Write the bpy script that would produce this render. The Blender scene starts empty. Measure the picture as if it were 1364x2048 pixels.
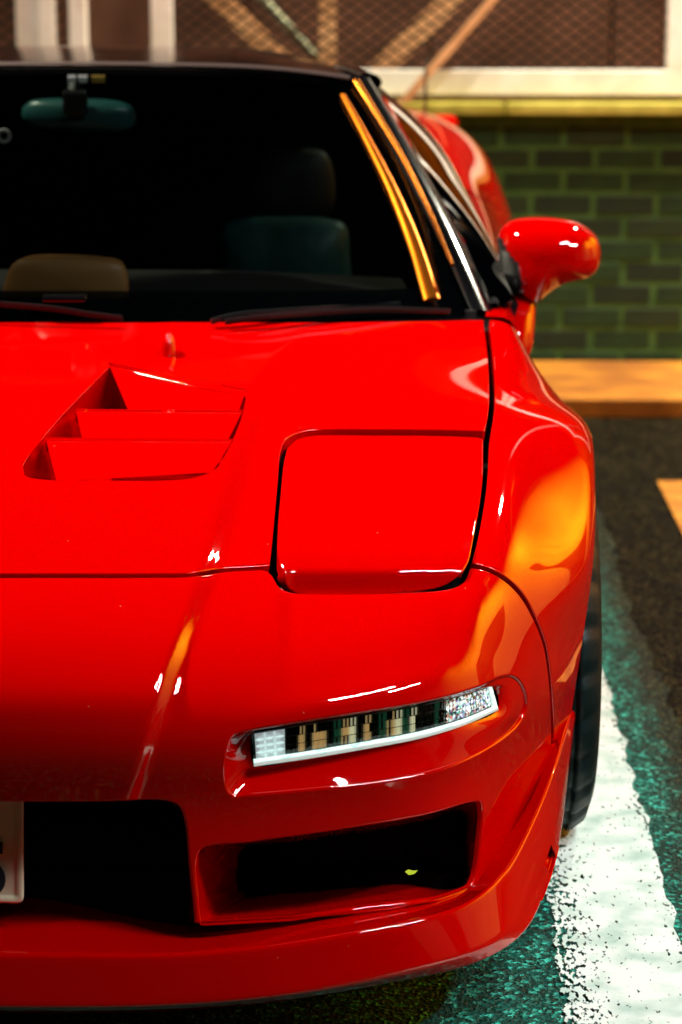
import bpy, bmesh, math, random
import numpy as np
from mathutils import Vector, Matrix
from mathutils.geometry import delaunay_2d_cdt
random.seed(7); rng = np.random.default_rng(7)
S = bpy.context.scene; COL = S.collection
# ------------------------------------------------------------------ camera
CAM = np.array([.63, -2.85, 1.42]); TH, PH, FPX = .02, .235, 4830.
cR = np.array([math.cos(TH), math.sin(TH), 0]); cH = np.array([-math.sin(TH), math.cos(TH), 0]); cZ = np.array([0, 0, 1.])
cF = cH*math.cos(PH) - cZ*math.sin(PH); cU = cH*math.sin(PH) + cZ*math.cos(PH)
cam = bpy.data.objects.new('camera', bpy.data.cameras.new('camera')); COL.objects.link(cam); S.camera = cam
cam.matrix_world = Matrix(((cR[0], cU[0], -cF[0], CAM[0]), (cR[1], cU[1], -cF[1], CAM[1]), (cR[2], cU[2], -cF[2], CAM[2]), (0, 0, 0, 1)))
cd = cam.data; cd.sensor_fit = 'VERTICAL'; cd.sensor_height = 36; cd.sensor_width = 24; cd.lens = FPX/2048*36
cd.clip_start = .1; cd.clip_end = 400
cd.dof.use_dof = True; cd.dof.focus_distance = 3.33; cd.dof.aperture_fstop = 4.0
# ------------------------------------------------------------------ night sky
W = bpy.data.worlds.new('World'); S.world = W; W.use_nodes = True
wn = W.node_tree; bg = wn.nodes['Background']; sky = wn.nodes.new('ShaderNodeTexSky')
sky.sky_type = 'NISHITA'; sky.sun_disc = False; sky.sun_elevation = math.radians(-4); sky.sun_rotation = math.radians(200)
wn.links.new(sky.outputs[0], bg.inputs[0]); bg.inputs[1].default_value = .05
# ------------------------------------------------------------------ lamps of the car park and an added fence fill (their poles and heads are built further down)
def area(name, loc, target, size, sy, power, color, spread=180):
    l = bpy.data.lights.new(name, 'AREA'); l.shape = 'RECTANGLE'; l.size = size; l.size_y = sy; l.energy = power; l.color = color
    l.spread = math.radians(spread)
    o = bpy.data.objects.new(name, l); COL.objects.link(o); o.location = loc
    o.rotation_euler = (Vector(target)-Vector(loc)).to_track_quat('-Z', 'Y').to_euler(); return o
WHITE_LAMP = (3.35, -.95, 4.0)
for k_ in (-.75, .75): area('white_lamp_light', (WHITE_LAMP[0]+k_, WHITE_LAMP[1], WHITE_LAMP[2]), (1.5+k_*.3, .7, .0), 1.3, .14, 27, (.86, .98, 1.0), 72)
area('fence_fill_light', (2.7, 4.5, 3.9), (1.3, 4.95, .2), .4, .15, 170, (1.0, .94, .74), 120)  # added lamp out of view, brightens the fence, wall top and kerb
YARD_LAMP = (-2.7, 1.7, 5.4)
SOD = [(3.7, 2.6, 3.9), (3.7, 6.0, 3.9)]
for p in SOD: area('sodium_lamp_light', p, (p[0]+2.3, p[1], 2.9), .5, .2, 245, (1.0, .42, .01), 100)
area('yard_lamp_light', YARD_LAMP, (.1, 1.5, .5), .5, .3, 235, (1.0, .92, .70), 95)
S.view_settings.view_transform = 'Standard'; S.view_settings.look = 'None'; S.view_settings.exposure = 0; S.view_settings.gamma = 1
S.render.engine = 'CYCLES'; S.cycles.use_denoising = True; S.cycles.max_bounces = 8; S.cycles.caustics_reflective = False
S.cycles.sample_clamp_indirect = 4
# ------------------------------------------------------------------ materials
def mat(name, base, rough=.5, metal=0, coat=0, spec=.5, **k):
    m = bpy.data.materials.new(name); m.use_nodes = True; b = m.node_tree.nodes['Principled BSDF']
    b.inputs['Base Color'].default_value = (*base, 1); b.inputs['Roughness'].default_value = rough; b.inputs['Metallic'].default_value = metal
    b.inputs['Coat Weight'].default_value = coat; b.inputs['Coat Roughness'].default_value = k.get('crough', .03)
    b.inputs['Specular IOR Level'].default_value = spec
    if 'ior' in k: b.inputs['Coat IOR'].default_value = k['ior']
    if 'trans' in k: b.inputs['Transmission Weight'].default_value = k['trans']
    if 'emit' in k: b.inputs['Emission Color'].default_value = (*k['emit'], 1); b.inputs['Emission Strength'].default_value = k['estr']
    return m
def N(m, t): return m.node_tree.nodes.new(t)
def L(m, a, b): m.node_tree.links.new(a, b)
def P(m): return m.node_tree.nodes['Principled BSDF']
def noise_col(m, c1, c2, scale, lo=.35, hi=.65, detail=6, vor=False, stretch=None):
    tc = N(m, 'ShaderNodeTexCoord'); src = tc.outputs['Object']
    if stretch:
        mp = N(m, 'ShaderNodeMapping'); mp.inputs['Scale'].default_value = stretch; L(m, src, mp.inputs[0]); src = mp.outputs[0]
    n = N(m, 'ShaderNodeTexVoronoi' if vor else 'ShaderNodeTexNoise'); n.inputs['Scale'].default_value = scale
    if not vor: n.inputs['Detail'].default_value = detail
    L(m, src, n.inputs['Vector'])
    r = N(m, 'ShaderNodeValToRGB'); r.color_ramp.elements[0].position = lo; r.color_ramp.elements[1].position = hi
    r.color_ramp.elements[0].color = (*c1, 1); r.color_ramp.elements[1].color = (*c2, 1)
    L(m, n.outputs['Color' if vor else 0], r.inputs[0]); L(m, r.outputs[0], P(m).inputs['Base Color']); return n, r, src
def bump(m, scale, strength, dist=.01, detail=4, coat=False):
    tc = N(m, 'ShaderNodeTexCoord'); n = N(m, 'ShaderNodeTexNoise'); n.inputs['Scale'].default_value = scale; n.inputs['Detail'].default_value = detail
    L(m, tc.outputs['Object'], n.inputs['Vector']); b = N(m, 'ShaderNodeBump'); b.inputs['Strength'].default_value = strength; b.inputs['Distance'].default_value = dist
    L(m, n.outputs[0], b.inputs['Height']); L(m, b.outputs[0], P(m).inputs['Normal'])
    if coat: L(m, b.outputs[0], P(m).inputs['Coat Normal'])
    return n, b
M = {}
M['paint'] = mat('red_paint', (.52, .0, .0), .6, 0, 1.0, 0.0, crough=.022, ior=1.7)
# specks of dust in the clear coat
bump(M['paint'], 900, .012, .001, 2)
m = M['paint']; tc = N(m, 'ShaderNodeTexCoord'); v = N(m, 'ShaderNodeTexVoronoi'); v.inputs['Scale'].default_value = 34; L(m, tc.outputs['Object'], v.inputs['Vector'])
lt = N(m, 'ShaderNodeMath'); lt.operation = 'LESS_THAN'; lt.inputs[1].default_value = .035; L(m, v.outputs['Distance'], lt.inputs[0]); sp = N(m, 'ShaderNodeSeparateXYZ'); L(m, v.outputs['Color'], sp.inputs[0])
g2 = N(m, 'ShaderNodeMath'); g2.operation = 'GREATER_THAN'; g2.inputs[1].default_value = .72; L(m, sp.outputs[0], g2.inputs[0]); mu = N(m, 'ShaderNodeMath'); mu.operation = 'MULTIPLY'; L(m, lt.outputs[0], mu.inputs[0]); L(m, g2.outputs[0], mu.inputs[1])
mx = N(m, 'ShaderNodeMixRGB'); mx.inputs[1].default_value = (.52, 0, 0, 1); mx.inputs[2].default_value = (.62, .10, .04, 1); L(m, mu.outputs[0], mx.inputs[0]); L(m, mx.outputs[0], P(m).inputs['Base Color'])
M['black'] = mat('black_trim', (.006, .006, .007), .35)
M['gloss_black'] = mat('gloss_black', (.004, .004, .005), .12, 0, .6, .4)
M['wiper'] = mat('wiper_metal', (.10, .11, .12), .22, .9)
M['void'] = mat('duct_black', (.003, .003, .003), .9, 0, 0, .1)
M['rubber'] = mat('tyre_rubber', (.002, .009, .009), .5, spec=.25); bump(M['rubber'], 160, .25, .002)
M['chrome'] = mat('chrome', (.8, .8, .8), .08, 1)
M['rim'] = mat('rim_metal', (.35, .35, .36), .25, 1)
M['seat'] = mat('seat_leather', (.006, .055, .055), .5); bump(M['seat'], 30, .3, .01)
M['dash'] = mat('dashboard', (.008, .006, .006), .6); bump(M['dash'], 200, .2, .002)
M['hoodlet'] = mat('tan_leather', (.42, .17, .05), .5); bump(M['hoodlet'], 90, .2, .003)
M['mesh'] = mat('grille_mesh', (.01, .02, .01), .4, .5)
def glass(name, tint, gl=1.0):
    m = bpy.data.materials.new(name); m.use_nodes = True; t = m.node_tree; t.nodes.remove(P(m))
    tr = t.nodes.new('ShaderNodeBsdfTransparent'); tr.inputs[0].default_value = (*tint, 1)
    g = t.nodes.new('ShaderNodeBsdfGlossy'); g.inputs['Roughness'].default_value = .02; g.inputs[0].default_value = (gl, gl, gl, 1)
    f = t.nodes.new('ShaderNodeFresnel'); f.inputs[0].default_value = 1.5; mx = t.nodes.new('ShaderNodeMixShader')
    L(m, f.outputs[0], mx.inputs[0]); L(m, tr.outputs[0], mx.inputs[1]); L(m, g.outputs[0], mx.inputs[2]); L(m, mx.outputs[0], t.nodes['Material Output'].inputs[0]); return m
M['glass'] = glass('windscreen_glass', (.55, .6, .58)); M['sideglass'] = glass('side_glass', (.25, .3, .27)); M['lens'] = glass('lamp_lens', (.97, .99, 1))
# ------------------------------------------------------------------ helpers
def tag(o, label=None, cat=None, group=None, kind=None):
    if label: o['label'] = label
    if cat: o['category'] = cat
    if group: o['group'] = group
    if kind: o['kind'] = kind
    return o
def empty(name, loc=(0, 0, 0)):
    o = bpy.data.objects.new(name, None); COL.objects.link(o); o.location = loc; return o
def mesh(name, V, Fs, m, parent=None, nrm=None, smooth=True, mats=None, midx=None):
    me = bpy.data.meshes.new(name); me.from_pydata([tuple(map(float, v)) for v in V], [], [tuple(int(i) for i in f) for f in Fs])
    for x in (mats or [m]): me.materials.append(x)
    if midx is not None: me.polygons.foreach_set('material_index', midx)
    me.polygons.foreach_set('use_smooth', [smooth]*len(me.polygons)); me.update()
    if nrm is not None: me.normals_split_custom_set_from_vertices([tuple(map(float, n)) for n in nrm])
    o = bpy.data.objects.new(name, me); COL.objects.link(o); o.parent = parent; return o
def mirrored(o):
    c = o.copy(); COL.objects.link(c); c.scale = (-1, 1, 1); return c
def both(o): return [o, mirrored(o)]
def bmobj(name, bm, m, parent=None, bev=0, smooth=False):
    if bev: bmesh.ops.bevel(bm, geom=bm.edges[:], offset=bev, segments=2, affect='EDGES', profile=.5)
    me = bpy.data.meshes.new(name); bm.to_mesh(me); bm.free(); me.materials.append(m)
    if smooth: me.polygons.foreach_set('use_smooth', [True]*len(me.polygons))
    o = bpy.data.objects.new(name, me); COL.objects.link(o); o.parent = parent; return o
def addbox(bm, c, s, rot=None):
    mt = Matrix.Translation(c) @ (rot.to_4x4() if rot else Matrix.Identity(4)) @ Matrix.Diagonal((*s, 1))
    return bmesh.ops.create_cube(bm, size=1, matrix=mt)
def box(name, c, s, m, parent=None, bev=0, rot=None):
    bm = bmesh.new(); addbox(bm, c, s, rot); return bmobj(name, bm, m, parent, bev)
def bar(bm, a, b, w, h=None, n=8, cap=True):
    a = Vector(a); b = Vector(b); d = b-a; q = d.to_track_quat('Z', 'Y'); mt = Matrix.Translation((a+b)/2) @ q.to_matrix().to_4x4()
    if h is None: bmesh.ops.create_cone(bm, segments=n, radius1=w/2, radius2=w/2, depth=d.length, cap_ends=cap, matrix=mt)
    else: bmesh.ops.create_cube(bm, size=1, matrix=mt @ Matrix.Diagonal((w, h, d.length, 1)))
def pr(Q):
    Q = np.asarray(Q, float)-CAM; c = Q @ cF
    return np.stack([682+FPX*(Q @ cR)/c, 1024-FPX*(Q @ cU)/c], -1)
def un(px, py, y=None, X=None, z=None):   # survey helper: where a sight line meets a plane of the place
    d = cF+cR*(px-682)/FPX+cU*(1024-py)/FPX
    t = (y-CAM[1])/d[1] if y is not None else ((X-CAM[0])/d[0] if X is not None else (z-CAM[2])/d[2])
    return CAM+d*t
def sstep(a, b, x):
    t = np.clip((x-a)/(b-a), 0, 1); return t*t*(3-2*t)
def natspline(k, Y, q):
    """natural cubic spline through Y (n,...) at knots k, evaluated at q"""
    n = len(k); h = np.diff(k); A = np.zeros((n, n)); A[0, 0] = A[-1, -1] = 1; B = np.zeros_like(Y)
    for i in range(1, n-1):
        A[i, i-1] = h[i-1]; A[i, i] = 2*(h[i-1]+h[i]); A[i, i+1] = h[i]
        B[i] = 6*((Y[i+1]-Y[i])/h[i]-(Y[i]-Y[i-1])/h[i-1])
    m = np.linalg.solve(A, B.reshape(n, -1)).reshape(Y.shape)
    i = np.clip(np.searchsorted(k, q)-1, 0, n-2); sh = (len(q),)+(1,)*(Y.ndim-1)
    t = (q-k[i]).reshape(sh); H = h[i].reshape(sh); s = H-t
    return (m[i]*s**3+m[i+1]*t**3)/(6*H)+(Y[i]/H-m[i]*H/6)*s+(Y[i+1]/H-m[i+1]*H/6)*t
def smoothpoly(pts, closed=True, step=.35, n=None, sharp=0.0):
    """Catmull-Rom resample of a pixel/plane polyline"""
    p = np.array(pts, float); N_ = len(p); out = []
    rngi = range(N_) if closed else range(N_-1)
    for i in rngi:
        if closed: a, b, c, d = p[(i-1) % N_], p[i], p[(i+1) % N_], p[(i+2) % N_]
        else: a, b, c, d = p[max(i-1, 0)], p[i], p[i+1], p[min(i+2, N_-1)]
        ln = np.linalg.norm(c-b); k = max(1, int(ln/step)) if n is None else n
        def tt(x, y): return max(np.linalg.norm(y-x)**.5, 1e-6)
        t0 = 0; t1 = t0+tt(a, b) if np.linalg.norm(a-b) > 0 else t0+tt(b, c); t2 = t1+tt(b, c); t3 = t2+(tt(c, d) if np.linalg.norm(c-d) > 0 else tt(b, c))
        if np.linalg.norm(a-b) == 0: a = 2*b-c
        if np.linalg.norm(c-d) == 0: d = 2*c-b
        for j in range(k):
            t = t1+(t2-t1)*j/k
            A1 = (t1-t)/(t1-t0)*a+(t-t0)/(t1-t0)*b; A2 = (t2-t)/(t2-t1)*b+(t-t1)/(t2-t1)*c; A3 = (t3-t)/(t3-t2)*c+(t-t2)/(t3-t2)*d
            B1 = (t2-t)/(t2-t0)*A1+(t-t0)/(t2-t0)*A2; B2 = (t3-t)/(t3-t1)*A2+(t-t1)/(t3-t1)*A3
            out.append((t2-t)/(t2-t1)*B1+(t-t1)/(t2-t1)*B2)
    if not closed: out.append(p[-1])
    return np.array(out)
def inside(poly, q):
    x, y = q[:, 0], q[:, 1]; c = np.zeros(len(q), bool); n = len(poly); j = n-1
    for i in range(n):
        xi, yi = poly[i]; xj, yj = poly[j]
        if yi != yj: c ^= ((yi > y) != (yj > y)) & (x < (xj-xi)*(y-yi)/(yj-yi)+xi)
        j = i
    return c
def gridmesh(name, G, m, parent=None, flip=False, closed_u=False, nrm=None, **k):
    r, c = G.shape[:2]; F_ = []
    for i in range(r-1):
        for j in range(c-1+(1 if closed_u else 0)):
            a, b = i*c+j, i*c+(j+1) % c; f = (a, b, b+c, a+c); F_.append(f[::-1] if flip else f)
    return mesh(name, G.reshape(-1, 3), F_, m, parent, None if nrm is None else nrm.reshape(-1, 3), **k)
# ------------------------------------------------------------------ skin of the car's nose: nodes (X, y, z), from centre to the edge of the wheel arch
NR = [
 [(0,1.24,.775),(.17,1.24,.774),(.33,1.245,.773),(.48,1.258,.771),(.62,1.285,.769),(.74,1.32,.766),(.80,1.34,.764),(.848,1.355,.748),(.868,1.36,.68),(.88,1.36,.52),(.885,1.36,.35)],
 [(0,1.02,.742),(.17,1.02,.741),(.33,1.02,.739),(.48,1.03,.736),(.62,1.04,.733),(.74,1.07,.729),(.80,1.09,.724),(.872,1.12,.698),(.925,1.14,.655),(.946,1.15,.61),(.950,1.16,.56)],
 [(0,.80,.712),(.17,.80,.711),(.33,.80,.706),(.48,.80,.699),(.62,.81,.697),(.74,.83,.700),(.80,.86,.700),(.872,.90,.684),(.925,.93,.664),(.950,.95,.645),(.957,.96,.634)],
 [(0,.60,.683),(.17,.60,.682),(.33,.60,.675),(.48,.61,.663),(.62,.62,.661),(.74,.65,.664),(.80,.68,.666),(.865,.72,.643),(.915,.76,.620),(.942,.79,.607),(.950,.80,.595)],
 [(0,.40,.644),(.17,.40,.643),(.33,.40,.636),(.48,.41,.622),(.62,.43,.620),(.74,.47,.621),(.795,.50,.619),(.850,.55,.592),(.895,.60,.568),(.928,.64,.550),(.940,.67,.535)],
 [(0,.20,.597),(.17,.20,.596),(.33,.21,.588),(.48,.225,.574),(.62,.25,.568),(.735,.30,.564),(.787,.34,.555),(.840,.41,.530),(.882,.48,.508),(.915,.56,.488),(.930,.61,.475)],
 [(0,.05,.535),(.17,.055,.533),(.33,.07,.522),(.48,.095,.507),(.61,.13,.500),(.72,.19,.492),(.77,.245,.480),(.822,.33,.460),(.865,.43,.440),(.900,.53,.420),(.920,.59,.410)],
 [(0,-.01,.450),(.17,-.005,.449),(.33,.01,.442),(.48,.04,.430),(.60,.075,.422),(.71,.135,.415),(.765,.20,.408),(.815,.30,.397),(.860,.41,.380),(.895,.52,.362),(.912,.585,.350)],
 [(0,.0,.36),(.17,.005,.36),(.33,.02,.357),(.48,.045,.352),(.60,.08,.347),(.70,.135,.342),(.755,.20,.337),(.805,.30,.328),(.850,.41,.315),(.885,.52,.300),(.905,.585,.290)],
 [(0,.005,.28),(.17,.01,.28),(.33,.02,.278),(.48,.045,.275),(.60,.08,.271),(.70,.13,.267),(.75,.19,.262),(.80,.29,.252),(.845,.40,.242),(.880,.51,.230),(.900,.59,.222)],
 [(0,.0,.19),(.17,.005,.19),(.33,.015,.188),(.48,.04,.186),(.60,.07,.183),(.69,.12,.180),(.745,.18,.176),(.795,.28,.168),(.840,.39,.158),(.875,.50,.150),(.895,.59,.145)],
]
NR = np.array(NR, float)
full = np.concatenate([NR[:, :0:-1]*[-1, 1, 1], NR], 1)
uk = np.concatenate([[0], np.cumsum(np.linalg.norm(np.diff(NR, axis=1), axis=2).mean(0))]); UM = uk[-1]; ukf = np.concatenate([-uk[:0:-1], uk])
vk = np.concatenate([[0], np.cumsum(np.linalg.norm(np.diff(NR, axis=0), axis=2).mean(1))]); VM = vk[-1]
GU, GV = 641, 421
us = np.linspace(-UM, UM, GU); vs = np.linspace(0, VM, GV)
G = natspline(vk, full, vs)                                   # (GV, 21, 3)
G = natspline(ukf, G.transpose(1, 0, 2), us).transpose(1, 0, 2)  # (GV, GU, 3)
def normals(G):
    n = np.cross(np.gradient(G, axis=1), np.gradient(G, axis=0)); return -n/np.maximum(np.linalg.norm(n, axis=2, keepdims=True), 1e-12)
Nn = normals(G)
if Nn[GV//3, GU//2, 2] < 0: Nn = -Nn
A_ = np.abs(G*[1, 0, 0]); Gp = G.copy(); Gp[..., 0] = np.abs(Gp[..., 0]); PX = pr(Gp); px, py = PX[..., 0], PX[..., 1]
def polyx(table, y): t = np.array(table, float); return np.interp(y, t[:, 0], t[:, 1])
def linedist(poly, px, py):
    p = smoothpoly(poly, False, step=12); d = np.full(px.shape, 1e9); tpar = np.zeros(px.shape)
    for i in range(len(p)-1):
        a, b = p[i], p[i+1]; e = b-a; t = np.clip(((px-a[0])*e[0]+(py-a[1])*e[1])/(e@e), 0, 1)
        q = np.hypot(px-a[0]-t*e[0], py-a[1]-t*e[1]); m = q < d; d[m] = q[m]; tpar[m] = (i+t[m])/(len(p)-1)
    return d, tpar
ridge = [(600, 640), (640, 622), (680, 600), (760, 535), (880, 490), (1000, 452), (1130, 416), (1250, 374), (1370, 330), (1478, 298), (1700, 230)]
xr = polyx(ridge, py); wr = polyx([(640, 60), (760, 66), (1130, 55), (1300, 46), (1478, 30)], py)
amp = polyx([(640, 0), (780, .010), (1130, .011), (1300, .016), (1400, .017), (1476, .013), (1540, .011), (1700, .009)], py)
D = amp*(1-sstep(xr-wr*.35, xr+wr*.65, px))
D = D - .009*sstep(548, 590, px)*(1-sstep(900, 960, px))*sstep(1110, 1170, py)*(1-sstep(1190, 1420, py))       # scoop below the lamp lid
d, t = linedist([(500, 1438), (600, 1420), (700, 1402), (830, 1368), (960, 1330)], px, py)
D = D + .005*np.exp(-(d/36)**2)*np.sin(np.pi*np.clip(t*.9+.05, 0, 1))                                               # brow over the position lamp
G = G + Nn*D[..., None]; NG = normals(G)
if NG[GV//3, GU//2, 2] < 0: NG = -NG
PXg = pr(G)                                                    # true projection (used for X>=0 only)
half = slice(GU//2, GU)
def bil(A, uv):
    x = (uv[:, 0]+UM)/(2*UM)*(GU-1); y = uv[:, 1]/VM*(GV-1)
    i = np.clip(np.floor(x).astype(int), 0, GU-2); j = np.clip(np.floor(y).astype(int), 0, GV-2); fx = (x-i)[:, None]; fy = (y-j)[:, None]
    return (A[j, i]*(1-fx)+A[j, i+1]*fx)*(1-fy)+(A[j+1, i]*(1-fx)+A[j+1, i+1]*fx)*fy
FR = (NG*(CAM-G)).sum(2)                                        # > 0 where the skin faces the survey point
def px2uv(pts):
    out = []; Hh = PXg[:, half]; fr = FR[:, half] > 0
    for p in pts:
        dd = ((Hh-p)**2).sum(2)+np.where(fr, 0, 400.); j, i = np.unravel_index(np.argmin(dd), dd.shape)
        uv = np.array([[us[GU//2+i], vs[j]]])
        for _ in range(4):
            e = 1e-4; p0 = bil(PXg, uv)[0]; Ju = (bil(PXg, uv+[[e, 0]])[0]-p0)/e; Jv = (bil(PXg, uv+[[0, e]])[0]-p0)/e
            try: s = np.linalg.solve(np.stack([Ju, Jv], 1), np.array(p)-p0)
            except Exception: break
            s = np.clip(s, -.01, .01); uv = uv+s; uv[:, 0] = np.clip(uv[:, 0], 0, UM); uv[:, 1] = np.clip(uv[:, 1], 0, VM)
        out.append(uv[0])
    return np.array(out)
def resample(uv, step, closed=True):
    p = np.vstack([uv, uv[:1]]) if closed else uv
    s = np.concatenate([[0], np.cumsum(np.linalg.norm(np.diff(p, axis=0), axis=1))]); keep = np.concatenate([[True], np.diff(s) > 1e-9]); p, s = p[keep], s[keep]
    n = max(8, int(s[-1]/step)); q = np.linspace(0, s[-1], n+1)
    r = np.stack([np.interp(q, s, p[:, 0]), np.interp(q, s, p[:, 1])], 1); return r[:-1] if closed else r
def area2(p): return .5*np.sum(p[:, 0]*np.roll(p[:, 1], -1)-np.roll(p[:, 0], -1)*p[:, 1])
def seg(*pts): return ('px', pts)
def build_loop(segs, step=.006):
    """segs: list of ('px', pts smooth) or ('uv', pts straight)"""
    out = []
    for kind, pts in segs:
        if kind == 'px': out.append(px2uv(smoothpoly(pts, False, step=14)))
        else: out.append(np.array(pts, float))
    return np.vstack(out)
def mirror_loop(uv): m = uv[::-1].copy(); m[:, 0] *= -1; return np.vstack([uv, m])
def panel(name, outer, holes, m, parent, r=.0028, skirt=.016, step=.009, disp=None, bstep=.006, off=0.):
    """cut a panel out of the skin, with rolled edges; returns (object, list of hole rims (pos))"""
    loops = []
    for k, lp in enumerate([outer]+list(holes)):
        lp = resample(lp, bstep)
        if (area2(lp) < 0) != (k > 0): lp = lp[::-1]           # outer ccw, holes cw: the panel lies on the left
        loops.append(lp)
    def surf(uv):
        p, n = bil(G, uv), bil(NG, uv)
        if disp is not None:
            e = .003; f = lambda q: bil(G, q)+bil(NG, q)*disp(bil(PXg, q))[:, None]
            p = f(uv); a = f(uv+[[e, 0]])-f(uv-[[e, 0]]); b = f(uv+[[0, e]])-f(uv-[[0, e]]); c = np.cross(a, b); s = np.sign((c*n).sum(1))[:, None]
            n = c*s
        return p, n/np.linalg.norm(n, axis=1, keepdims=True)
    inner, strips = [], []
    for lp in loops:
        t2 = np.roll(lp, -1, 0)-np.roll(lp, 1, 0)
        o2 = np.stack([t2[:, 1], -t2[:, 0]], 1); o2 /= np.linalg.norm(o2, axis=1, keepdims=True)+1e-12     # outward (right of travel)
        li = lp-o2*r; li[:, 1] = np.clip(li[:, 1], 0, VM); li[:, 0] = np.clip(li[:, 0], -UM, UM)
        inner.append(li)
    allp = np.vstack(inner); mn, mx = allp.min(0), allp.max(0)
    gx, gy = np.meshgrid(np.arange(mn[0], mx[0], step), np.arange(mn[1], mx[1], step)); gx[1::2] += step/2
    q = np.stack([gx.ravel(), gy.ravel()], 1)
    ok = inside(inner[0], q)
    for h in inner[1:]: ok &= ~inside(h, q)
    q = q[ok]
    # drop points too near the loops
    from mathutils.kdtree import KDTree
    kd = KDTree(len(allp)); [kd.insert((*a, 0), i) for i, a in enumerate(allp)]; kd.balance()
    q = np.array([a for a in q if kd.find((a[0], a[1], 0))[2] > step*.45])
    vv = np.vstack([allp, q]) if len(q) else allp; ed = []; o = 0
    for li in inner:
        n_ = len(li); ed += [(o+i, o+(i+1) % n_) for i in range(n_)]; o += n_
    res = delaunay_2d_cdt([Vector(a) for a in vv], ed, [], 0, 1e-7)
    V2 = np.array([tuple(a) for a in res[0]]); T = np.array([f for f in res[2]])
    cen = V2[T].mean(1); ok = inside(inner[0], cen)
    for h in inner[1:]: ok &= ~inside(h, cen)
    T = T[ok]; p, n = surf(V2)
    e1 = p[T[:, 1]]-p[T[:, 0]]; e2 = p[T[:, 2]]-p[T[:, 0]]; fl = (np.cross(e1, e2)*n[T[:, 0]]).sum(1) < 0; T[fl] = T[fl][:, ::-1]
    V = [p]; NN = [n]; F_ = [tuple(t) for t in T]; base = len(p); rims = []
    for li, lp in zip(inner, loops):
        pi, ni = surf(li); t3 = np.roll(pi, -1, 0)-np.roll(pi, 1, 0); t3 /= np.linalg.norm(t3, axis=1, keepdims=True)+1e-12
        out = np.cross(t3, ni); po, _ = surf(lp); sg = np.sign(((po-pi)*out).sum(1).sum()); out = out*sg; out /= np.linalg.norm(out, axis=1, keepdims=True)+1e-12
        rows = []
        for a in (0, 30, 60, 90): 
            A = math.radians(a); rows.append((pi+out*r*math.sin(A)-ni*r*(1-math.cos(A)), ni*math.cos(A)+out*math.sin(A)))
        rows.append((pi+out*r-ni*skirt, out)); n_ = len(pi)
        for a in rows: V.append(a[0]); NN.append(a[1])
        for k in range(len(rows)-1):
            for i in range(n_):
                a, b = base+k*n_+i, base+k*n_+(i+1) % n_; f = (a, b, b+n_, a+n_); F_.append(f if sg*1 < 0 else f)
        rims.append((rows[3][0], ni, out)); base += n_*len(rows)
    V = np.vstack(V); NN = np.vstack(NN)
    # face winding agrees with normals
    FF = []
    for f in F_:
        c = np.cross(V[f[1]]-V[f[0]], V[f[2]]-V[f[0]]); FF.append(f if c @ (NN[f[0]]+NN[f[2]]) >= 0 else f[::-1])
    return mesh(name, V, FF, m, parent, NN), rims
def loft(name, A, B, m, parent, rows=6, prof=None):
    """smooth walls between two closed loops of points (same count)"""
    ts = np.linspace(0, 1, rows+1); G_ = np.array([(A*(1-t)+B*t) if prof is None else prof(A, B, t) for t in ts])
    return gridmesh(name, G_, m, parent, closed_u=True)
def match(loopA, pts, closed=True):
    """resample closed 3D loop pts to the count and start of loopA"""
    n = len(loopA); p = np.vstack([pts, pts[:1]]); s = np.concatenate([[0], np.cumsum(np.linalg.norm(np.diff(p, axis=0), axis=1))])
    q = np.linspace(0, s[-1], n+1)[:-1]; r = np.stack([np.interp(q, s, p[:, k]) for k in range(3)], 1); best = None
    for rr in (r, r[::-1]):
        for k in range(0, n, 2):
            e = ((np.roll(rr, k, 0)-loopA)**2).sum()
            if best is None or e < best[0]: best = (e, np.roll(rr, k, 0))
    return best[1]
# ================================================================== THE CAR
CAR = empty('sports_car'); tag(CAR, 'low red sports car with black roof, closed headlamp lids and louvred hood', 'sports car')
PT = M['paint']
u0v = lambda pxy: None
def v_at_px_row(row):                                    # v on the centre line seen at a given image row
    c = PXg[:, GU//2, 1]; return float(np.interp(row, c, vs))
seamH = [(967, 648), (974, 700), (978, 760), (977, 820), (969, 862)]
lidtop = [(960, 861), (880, 859), (760, 858), (640, 859), (600, 864), (572, 878), (561, 904), (556, 960), (549, 1040), (542, 1110), (539, 1131)]
front = [(500, 1133), (430, 1138), (390, 1145), (300, 1147), (100, 1147), (-40, 1147)]
usH = px2uv([(968, 648)])[0][0]
hood_l = build_loop([('uv', [(0, .002), (usH, .002)]), seg(*seamH), seg(*lidtop), seg(*front), ('uv', [(0, v_at_px_row(1147))])])
vent = [(218, 735), (185, 768), (120, 835), (62, 905), (46, 932), (50, 950), (75, 957), (200, 960), (330, 960), (390, 954), (432, 936), (452, 905), (470, 868), (484, 830), (492, 792)]
vent_poly = np.vstack([smoothpoly(vent[:4], False, step=14), smoothpoly(vent[3:], False, step=10)[1:], [(400, 775), (300, 752)]])
ventuv = px2uv(vent_poly)
vl = ventuv.copy(); vl[:, 0] *= -1
hood, rims = panel('hood', mirror_loop(hood_l), [ventuv, vl[::-1]], PT, CAR, r=.0016)
lid_l = build_loop([seg((966, 878), (965, 950), (957, 1020), (944, 1090), (934, 1133), (919, 1157), (895, 1168), (800, 1176), (650, 1178), (590, 1175), (565, 1160), (555, 1135), (554, 1080), (560, 1000), (568, 920), (574, 895), (591, 879), (622, 871), (750, 870), (880, 871), (958, 874))])
def liddisp(q):
    x, y = q[:, 0], q[:, 1]
    return (.011*sstep(880, 1150, y)-.023*sstep(1150, 1180, y))*(1-.5*sstep(900, 965, x))
lid, _ = panel('headlight_lid', lid_l, [], PT, CAR, disp=liddisp, r=.003, step=.005); both(lid)
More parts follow.
